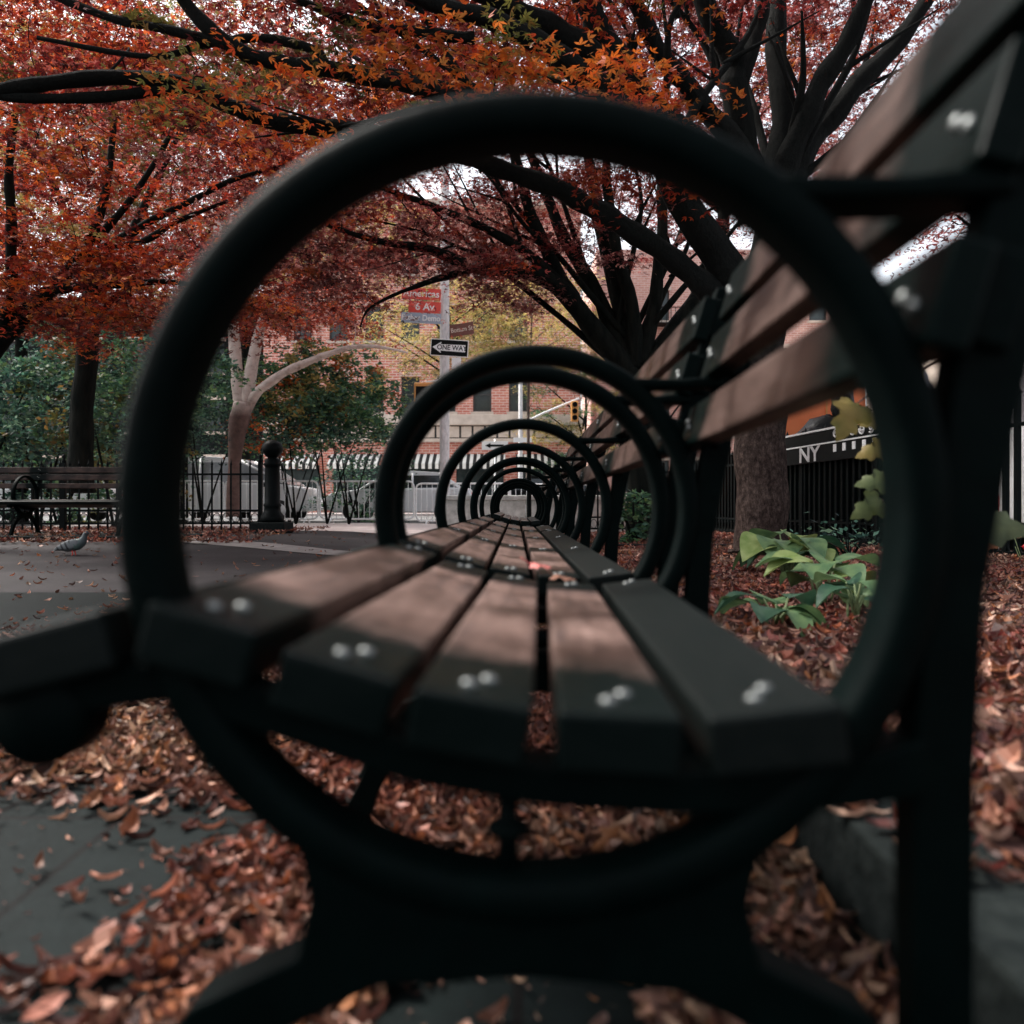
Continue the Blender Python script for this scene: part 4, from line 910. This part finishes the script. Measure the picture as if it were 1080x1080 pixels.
# second pole farther off with mast arm
t = thing('signal_pole', 'thin pale pole with a slanting mast arm beyond the hoops', 'pole', ((549-546)/F*39, 39, .19))
MB().lathe([(.16, 0), (.12, .5), (.10, 7.3), (.05, 7.4)], n=14).done('shaft', M['pole'], t)
MB().tube([(0, 0, 4.4), (1.1, 0, 4.95), (2.9, 0, 5.7)], [.06, .055, .05], 8).done('mast_arm', M['white'], t)
s2 = thing('traffic_light', 'yellow traffic light hanging near the end of the mast arm', 'traffic light', tuple(P(606, 434, 38.8)))
MB().box((-.18, -.15, -.5), (.18, .15, .5), .04).done('housing', M['yellow'], s2)
for i, mm in enumerate(('black', 'black', 'black')):
    MB().lathe([(.12, 0), (.13, -.10), (.10, -.10), (.10, -.01)], (0, -.15, .32-.32*i), 14, axis='Y').done('lens_hood', M[mm], s2)
s3 = thing('street_sign', 'white street sign on the thin pole beyond the hoops', 'sign', tuple(P(551, 464, 38.8))); MB().box((-.45, -.01, -.12), (.45, .01, .12), .003).done('panel', M['white'], s3)
s4 = thing('street_sign', 'white sign with a black arrow beside the central hoops', 'sign', tuple(P(522, 470, 36))); MB().box((-.6, -.01, -.2), (.6, .01, .2), .003).done('panel', M['white'], s4)
MB().prism([(-.45, 0), (-.2, .12), (-.2, .05), (.4, .05), (.4, -.05), (-.2, -.05), (-.2, -.12)], -.02, -.012).done('arrow', M['black'], s4)
MB().tube([(0, .03, -4.0), (0, .03, .3)], .04, 8).done('post', M['steel'], s4)

# ------------------------------------------------------------------ buildings
def building(name, label, x0, x1, y, zb, zt, cols, rows, mat, frame='cream', depth=12, sill=True, base_z=.19):
    """cols: window (x0,x1); rows: (z0,z1)"""
    t = thing(name, label, 'building', ((x0+x1)/2, y, base_z)); ox = (x0+x1)/2
    m = MB(); edges = [x0]+[v for c in cols for v in c]+[x1]; zr = [zb]+[v for r_ in rows for v in r_]+[zt]
    for j in range(len(zr)-1):
        if j % 2 == 0: m.box((x0-ox, 0, zr[j]-base_z), (x1-ox, .4, zr[j+1]-base_z))
        else:
            for i in range(0, len(edges)-1, 2): m.box((edges[i]-ox, 0, zr[j]-base_z), (edges[i+1]-ox, .4, zr[j+1]-base_z))
    m.box((x0-ox, .41, zb-base_z), (x0-ox+.4, depth, zt-base_z)); m.box((x1-ox-.4, .41, zb-base_z), (x1-ox, depth, zt-base_z))
    m.done('wall', mat, t)
    MB().box((x0-ox+.4, .41, zt-.5-base_z), (x1-ox-.4, depth, zt-.3-base_z)).done('roof', M['trim'], t)
    for (a, b2) in cols:
        for (c, d) in rows:
            cx, cz = (a+b2)/2-ox, (c+d)/2-base_z; w, h = (b2-a)/2, (d-c)/2
            wf = MB(); 
            for q in (((-w, .16, -h), (-w+.09, .26, h)), ((w-.09, .16, -h), (w, .26, h)), ((-w+.09, .16, h-.1), (w-.09, .26, h)), ((-w+.09, .16, -h), (w-.09, .26, -h+.1)), ((-w+.09, .17, -.04), (w-.09, .25, .04))): wf.box(*q)
            f = wf.done('window', M['trim'], t); f.location = (cx, 0, cz)
            MB().box((-w+.09, .2, -h+.1), (w-.09, .21, h-.1)).done('pane', M['shade'], f)
            if sill: MB().box((-w-.12, -.09, -h-.16), (w+.12, .0, -h-.002), .01).done('sill', M['cream'], f)
            MB().box((-w-.12, -.04, h+.002), (w+.12, -.001, h+.24), .01).done('lintel', M[frame], f)
    return t
bx0 = -14.5; Dy = 45
cols = [(bx0+1.7+2.05*i, bx0+1.7+2.05*i+1.05) for i in range(7)]
bd = building('brick_building', 'red brick building with pale ledge and striped awnings across the road', -14.5, 3.6, Dy, 4.6, 17.5, cols, [(5.95, 7.95), (10.0, 12.0), (13.8, 15.6)], M['brick'], frame='brick2')
ox = (-14.5+3.6)/2
m = MB(); m.box((-14.6-ox, -.5, 5.15-.19), (3.7-ox, -.002, 5.75-.19), .03); m.box((-14.6-ox, -.36, 4.20-.19), (3.7-ox, -.002, 4.40-.19), .02); m.done('ledge', M['cream'], bd)
m = MB(); m.box((-14.5-ox, -.20, 4.40-.19), (3.6-ox, -.003, 5.15-.19)); m.done('frieze', M['trim'], bd)
m = MB(); x = -14.4
while x < 3.3: m.box((x-ox, -.28, 4.46-.19), (x-ox+.58, -.201, 5.09-.19), .01); x += .70
m.done('frieze_panel', M['cream'], bd)
m = MB(); m.box((-14.5-ox, .0, 0), (3.6-ox, .3, 4.2-.19)); m.done('shopfront_wall', M['brick'], bd)
for i in range(5):
    a = -14.0+i*3.5
    m = MB(); m.box((a-ox, -.06, .5), (a-ox+2.7, -.003, 2.7)); m.done('shop_window', M['shade'], bd)
    m = MB(); m.xprism([(-.02, 3.35), (-1.1, 2.75), (-1.1, 2.45), (-1.08, 2.45), (-1.08, 2.72), (-.02, 3.30)], a-ox-.1, a-ox+2.8); m.done('awning', M['awning'], bd)
MB().box((-14.7-ox, -.5, 17.5-.19), (3.8-ox, .45, 17.95-.19), .05).done('cornice', M['cream'], bd)
cols = [(-33+2.4*i, -33+2.4*i+1.1) for i in range(7)]
building('grey_building', 'tall grey building hidden behind the trees on the left', -34.5, -15.2, 47, .19, 13, cols, [(1.5, 3.4), (5, 6.9), (8.5, 10.4)], M['curb'])
cols = [(6.2+2.6*i, 6.2+2.6*i+1.2) for i in range(6)]
pk = building('pink_building', 'pink brick building with a fire escape behind the fanned tree', 5.2, 22, 52, .19, 17.5, cols, [(1.5, 3.6), (5.2, 7.2), (9, 11), (12.8, 14.8)], M['brick2'], base_z=.19)
ox2 = (5.2+22)/2
m = MB()
for z in (4.6, 8.4, 12.2):
    m.box((8.4-ox2, -1.1, z), (12.0-ox2, -.01, z+.06))
    for k in range(13): m.box((8.4-ox2+.3*k-.02, -1.1, z+.06), (8.4-ox2+.3*k+.02, -1.06, z+1.0))
    m.box((8.38-ox2, -1.12, z+1.0), (12.02-ox2, -1.05, z+1.05))
for z in (4.6, 8.4):
    m.tube([(8.8-ox2, -.6, z), (11.6-ox2, -.6, z+3.8)], .05, 6); m.tube([(8.8-ox2, -.3, z), (11.6-ox2, -.3, z+3.8)], .05, 6)
m.done('fire_escape', M['black'], pk)
cols = [(24+3*i, 25.6+3*i) for i in range(8)]
building('stone_building', 'pale stone building far off on the right', 23, 50, 40, .19, 14, cols, [(1.5, 3.6), (5.2, 7.2), (9, 11)], M['cream'])

# low pale wall closing the row
b_ = MB(); 
for i in range(5): b_.box((-1.3+.72*i, 13.2, -.02), (-1.3+.72*i+.712, 13.5, .62), .01)
b_.box((-1.34, 13.15, .62), (2.34, 13.55, .70), .015); o = b_.done('low_wall', M['stone_wall']); tag(o, 'low pale stone wall seen through the smallest hoop', 'wall')
MB_ = MB().lathe([(.06, 0), (.05, .1), (.038, .15), (.034, 1.35), (.05, 1.38), (.01, 1.45)], n=12); o = MB_.done('slim_post', M['iron_far']); o.location = ((558-546)/F*12.2, 12.2, 0); tag(o, 'slim dark post before the low pale wall', 'post')

# ------------------------------------------------------------------ behind the right fence
ki = thing('grey_kiosk', 'grey white kiosk with dark roof edge behind the right fence', 'kiosk', (6.3, 7.6, 0))
MB().box((-1.35, -1.6, .25), (1.6, 1.6, 2.38), .03).done('wall', M['kiosk'], ki)
MB().box((-1.50, -1.75, 2.38), (1.75, 1.75, 2.52), .02).done('roof', M['black'], ki)
MB().box((-1.2, -1.5, 0), (1.5, 1.5, .25)).done('base', M['black'], ki)
m = MB()
for k in range(9): m.lathe([(.02, 0), (.018, .01), (.001, .012)], (-1.366, -1.4+.35*k, 2.25), 8, axis='X')
m.done('rivets', M['black'], ki)
m = MB()
for k in range(4): m.box((-1.37, -1.45+.7*k, .35), (-1.352, -.77+.7*k, 1.3), .004)
m.done('lower_panel', M['white'], ki)
t = thing('traffic_post', 'white traffic post with a red cap behind the right fence', 'post', tuple(P(1046, 590, 6.35)))
MB().lathe([(.05, 0), (.05, .36), (.045, .38)], n=14).done('shaft', M['white'], t); MB().lathe([(.052, .36), (.055, .50), (.035, .55), (.005, .57)], n=14).done('cap', M['red'], t)
rf_ = thing('red_flowers', 'clump of red flowers low against the right fence', 'flowers', tuple(P(1090, 592, 5.6))); mb = MB(); rr = random.Random(2)
for i in range(14): a = rr.uniform(-.14, .14); mb.tube([(a*.4, 0, -.1), (a, rr.uniform(-.05, .05), rr.uniform(.05, .22))], .003, 5)
mb.done('stem', M['stemg'], rf_)
for i in range(9): MB().blob((rr.uniform(-.13, .13), rr.uniform(-.05, .05), rr.uniform(.08, .22)), (.022, .022, .018), i, .35, 2).done('flower', M['red'], rf_)
ob = thing('orange_container', 'bright orange container beyond the black banner and trunk', 'container', tuple(P(866, 545, 11.4)))
MB().box((-.72, -.3, .35), (.52, 1.3, 2.15), .02).done('body', M['orange'], ob); MB().box((-.74, -.32, 2.15), (.54, 1.32, 2.20), .01).done('lid', M['white'], ob)
m = MB(); m.box((-.05, -.312, .35), (-.03, -.301, 1.97)); m.box((.25, -.312, .35), (.27, -.301, 1.97)); m.done('seam', M['yellow'], ob)
MB().box((-.6, -.25, 0), (.5, 1.2, .35)).done('base', M['black'], ob)
# banner fixed on the fence: black board with white lettering
A = Vector((3.30, 9.70, .05)); B = Vector((3.62, 6.75, .05)); d = (B-A); Lb = d.length; az = math.atan2(d.y, d.x)
bn = thing('black_banner', 'black banner on the right fence lettered NY with white scrolls', 'banner', tuple(A+Vector((-.06, 0, 0))), az)
M['dark_green'] = mottled('dark_green_cloth', (.002, .006, .005), (.006, .014, .012), 5, .8, 0, spec=.05, stretch=(6, 6, 1))
MB().box((0, .10, .10), (Lb, .112, 1.10), .002).done('cloth', M['dark_green'], bn)
MB().box((0, -.012, .95), (Lb, .012, 1.28), .004).done('board', M['black'], bn)
m = MB(); m.box((0, -.02, 1.14), (Lb, -.0125, 1.155)); m.box((0, -.02, 1.29), (Lb, .02, 1.31)); m.done('border', M['steel'], bn)
text('NY', .24, (.75, -.016, 1.04), V90, M['pole'], bn, bold=.004, sx=1.5)
sc = MB(); rr = random.Random(6)
for i in range(7):
    cx = 1.35+.17*i; r_ = .055
    sc.tube([(cx+r_*(1-k/22)*math.cos(k*.55+i), -.017, 1.23+r_*(1-k/22)*math.sin(k*.55+i)) for k in range(18)], .009, 5)
for i in range(7): sc.box((1.3+.19*i, -.02, 1.04), (1.36+.19*i, -.0125, 1.12))
sc.done('white_scrolls', M['white'], bn)
b_ = MB(); rr = random.Random(8)
bagpos = [((858, 460, 10.0), (.22, .22, .10)), ((872, 450, 10.1), (.13, .14, .16)), ((889, 425, 10.0), (.14, .16, .28)), ((842, 466, 10.2), (.12, .14, .07)), ((872, 470, 10.1), (.45, .3, .35))]
cart = thing('bag_cart', 'cart under black bags behind the banner, before the orange container', 'cart', (3.9, 10.1, 0))
for i, (p, r_) in enumerate(bagpos): MB().blob(tuple(P(*p)-Vector((3.9, 10.1, 0))), r_, i, .1).done('bag', M['black_bag'], cart)
MB().box((-.55, -.3, .25), (.55, .3, 1.05), .03).done('box', M['black'], cart)
for s_ in (-1, 1): MB().lathe([(.02, -.03), (.2, -.03), (.2, .03), (.02, .03)], (s_*.35, -.34, .2), 16, axis='Y').done('wheel', M['rubber'], cart)
MB().tube([(.35, 0, 1.9), (.2, 0, 2.2), (.45, 0, 1.5)], .02, 6).done('handle', M['steel'], cart)
wb = MB().blob((0, 0, 0), (.10, .06, .14), 5, .22); o = wb.done('plastic_bag', M['kiosk']); o.location = P(966, 415, 4.9); tag(o, 'pale grey plastic bag caught on the fence between the bench posts', 'bag')

# ------------------------------------------------------------------ pigeon
pg = thing('pigeon', 'grey pigeon walking on the open plaza left of the big hoop', 'pigeon', tuple(P(77, 589, 7.85)), R(0))
def ring(c, w, h, tilt, n=16):
    out = []
    for k in range(n):
        a = 2*math.pi*k/n; y = w*math.cos(a); z = h*math.sin(a); out.append((c[0]-z*math.sin(tilt), y, c[1]+z*math.cos(tilt)))
    return out
body = [((-.195, .075), .012, .004, .3), ((-.15, .085), .026, .008, .3), ((-.11, .096), .034, .02, .3), ((-.07, .108), .052, .044, .3), ((-.02, .125), .062, .058, .4), ((.04, .142), .062, .060, .5), ((.085, .165), .048, .048, .8), ((.108, .195), .032, .032, 1.1), ((.117, .222), .024, .024, 1.2), ((.123, .242), .0235, .0235, .9), ((.138, .256), .022, .021, .4), ((.153, .255), .012, .012, .1), ((.160, .252), .006, .005, .0), ((.180, .246), .002, .002, 0)]
mb = MB(); mb.loft([ring(c, w, h, t_) for c, w, h, t_ in body])
m, n, b = newmat('pigeon_feathers'); tc = node(n, 'ShaderNodeTexCoord'); sx = node(n, 'ShaderNodeSeparateXYZ'); n.links.new(tc.outputs['Object'], sx.inputs[0])
r = ramp(n, [(0.0, (.02, .025, .028)), (.18, (.05, .058, .06)), (.5, (.08, .09, .095)), (.68, (.06, .10, .085)), (.8, (.05, .065, .07)), (1, (.03, .035, .04))])
mr = node(n, 'ShaderNodeMapRange'); mr.inputs['From Min'].default_value = -.2; mr.inputs['From Max'].default_value = .18; n.links.new(sx.outputs[0], mr.inputs['Value']); n.links.new(mr.outputs[0], r.inputs[0]); n.links.new(r.outputs[0], b.inputs['Base Color']); b.inputs['Roughness'].default_value = .55
mb.done('body', m, pg)
wm_, n, b = newmat('pigeon_wing'); tc = node(n, 'ShaderNodeTexCoord'); wv = node(n, 'ShaderNodeTexWave'); wv.inputs['Scale'].default_value = 6.5; wv.inputs['Distortion'].default_value = 1.0
mp = node(n, 'ShaderNodeMapping'); mp.inputs['Rotation'].default_value = (0, R(25), 0); mp.inputs['Location'].default_value = (.05, 0, 0); n.links.new(tc.outputs['Object'], mp.inputs[0]); n.links.new(mp.outputs[0], wv.inputs['Vector'])
sx = node(n, 'ShaderNodeSeparateXYZ'); n.links.new(tc.outputs['Object'], sx.inputs[0]); lt = node(n, 'ShaderNodeMath', operation='LESS_THAN'); lt.inputs[1].default_value = .0; n.links.new(sx.outputs[0], lt.inputs[0])
r = ramp(n, [(.55, (.13, .14, .145)), (.7, (.015, .018, .02))]); n.links.new(wv.outputs[0], r.inputs[0]); mx = node(n, 'ShaderNodeMixRGB'); mx.inputs[1].default_value = (.12, .13, .135, 1)
n.links.new(lt.outputs[0], mx.inputs[0]); n.links.new(r.outputs[0], mx.inputs[2]); n.links.new(mx.outputs[0], b.inputs['Base Color']); b.inputs['Roughness'].default_value = .6
for s_ in (-1, 1):
    mb = MB(); wr = [((-.165, .092), .004, .006), ((-.12, .108), .008, .020), ((-.06, .125), .012, .036), ((0, .142), .014, .045), ((.05, .158), .012, .036), ((.078, .170), .005, .012)]
    mb.loft([[(c[0]-h_*math.sin(a)*.4, s_*(.052-.16*abs(c[0]+.01)**1.3+w_*math.cos(a)), c[1]+h_*math.sin(a)) for a in [2*math.pi*k/12 for k in range(12)]] for c, w_, h_ in wr]); mb.done('wing', wm_, pg)
    mb = MB(); mb.tube([(.0, s_*.022, .09), (.012, s_*.024, .045), (.0+.02*s_, s_*.024, .006)], [.009, .005, .004], 7)
    for a in (-.5, 0, .5, 3.14): mb.tube([(.02*s_, s_*.024, .006), (.02*s_+.03*math.cos(a), s_*.024+.03*math.sin(a), .003)], [.004, .002], 5)
    mb.done('leg', M['red_sign'], pg)
    mb = MB(); mb.lathe([(.004, 0), (.003, s_*.002), (.0005, s_*.0025)], (.137, s_*.0215, .259), 8, axis='Y'); mb.done('eye', M['orange'], pg)
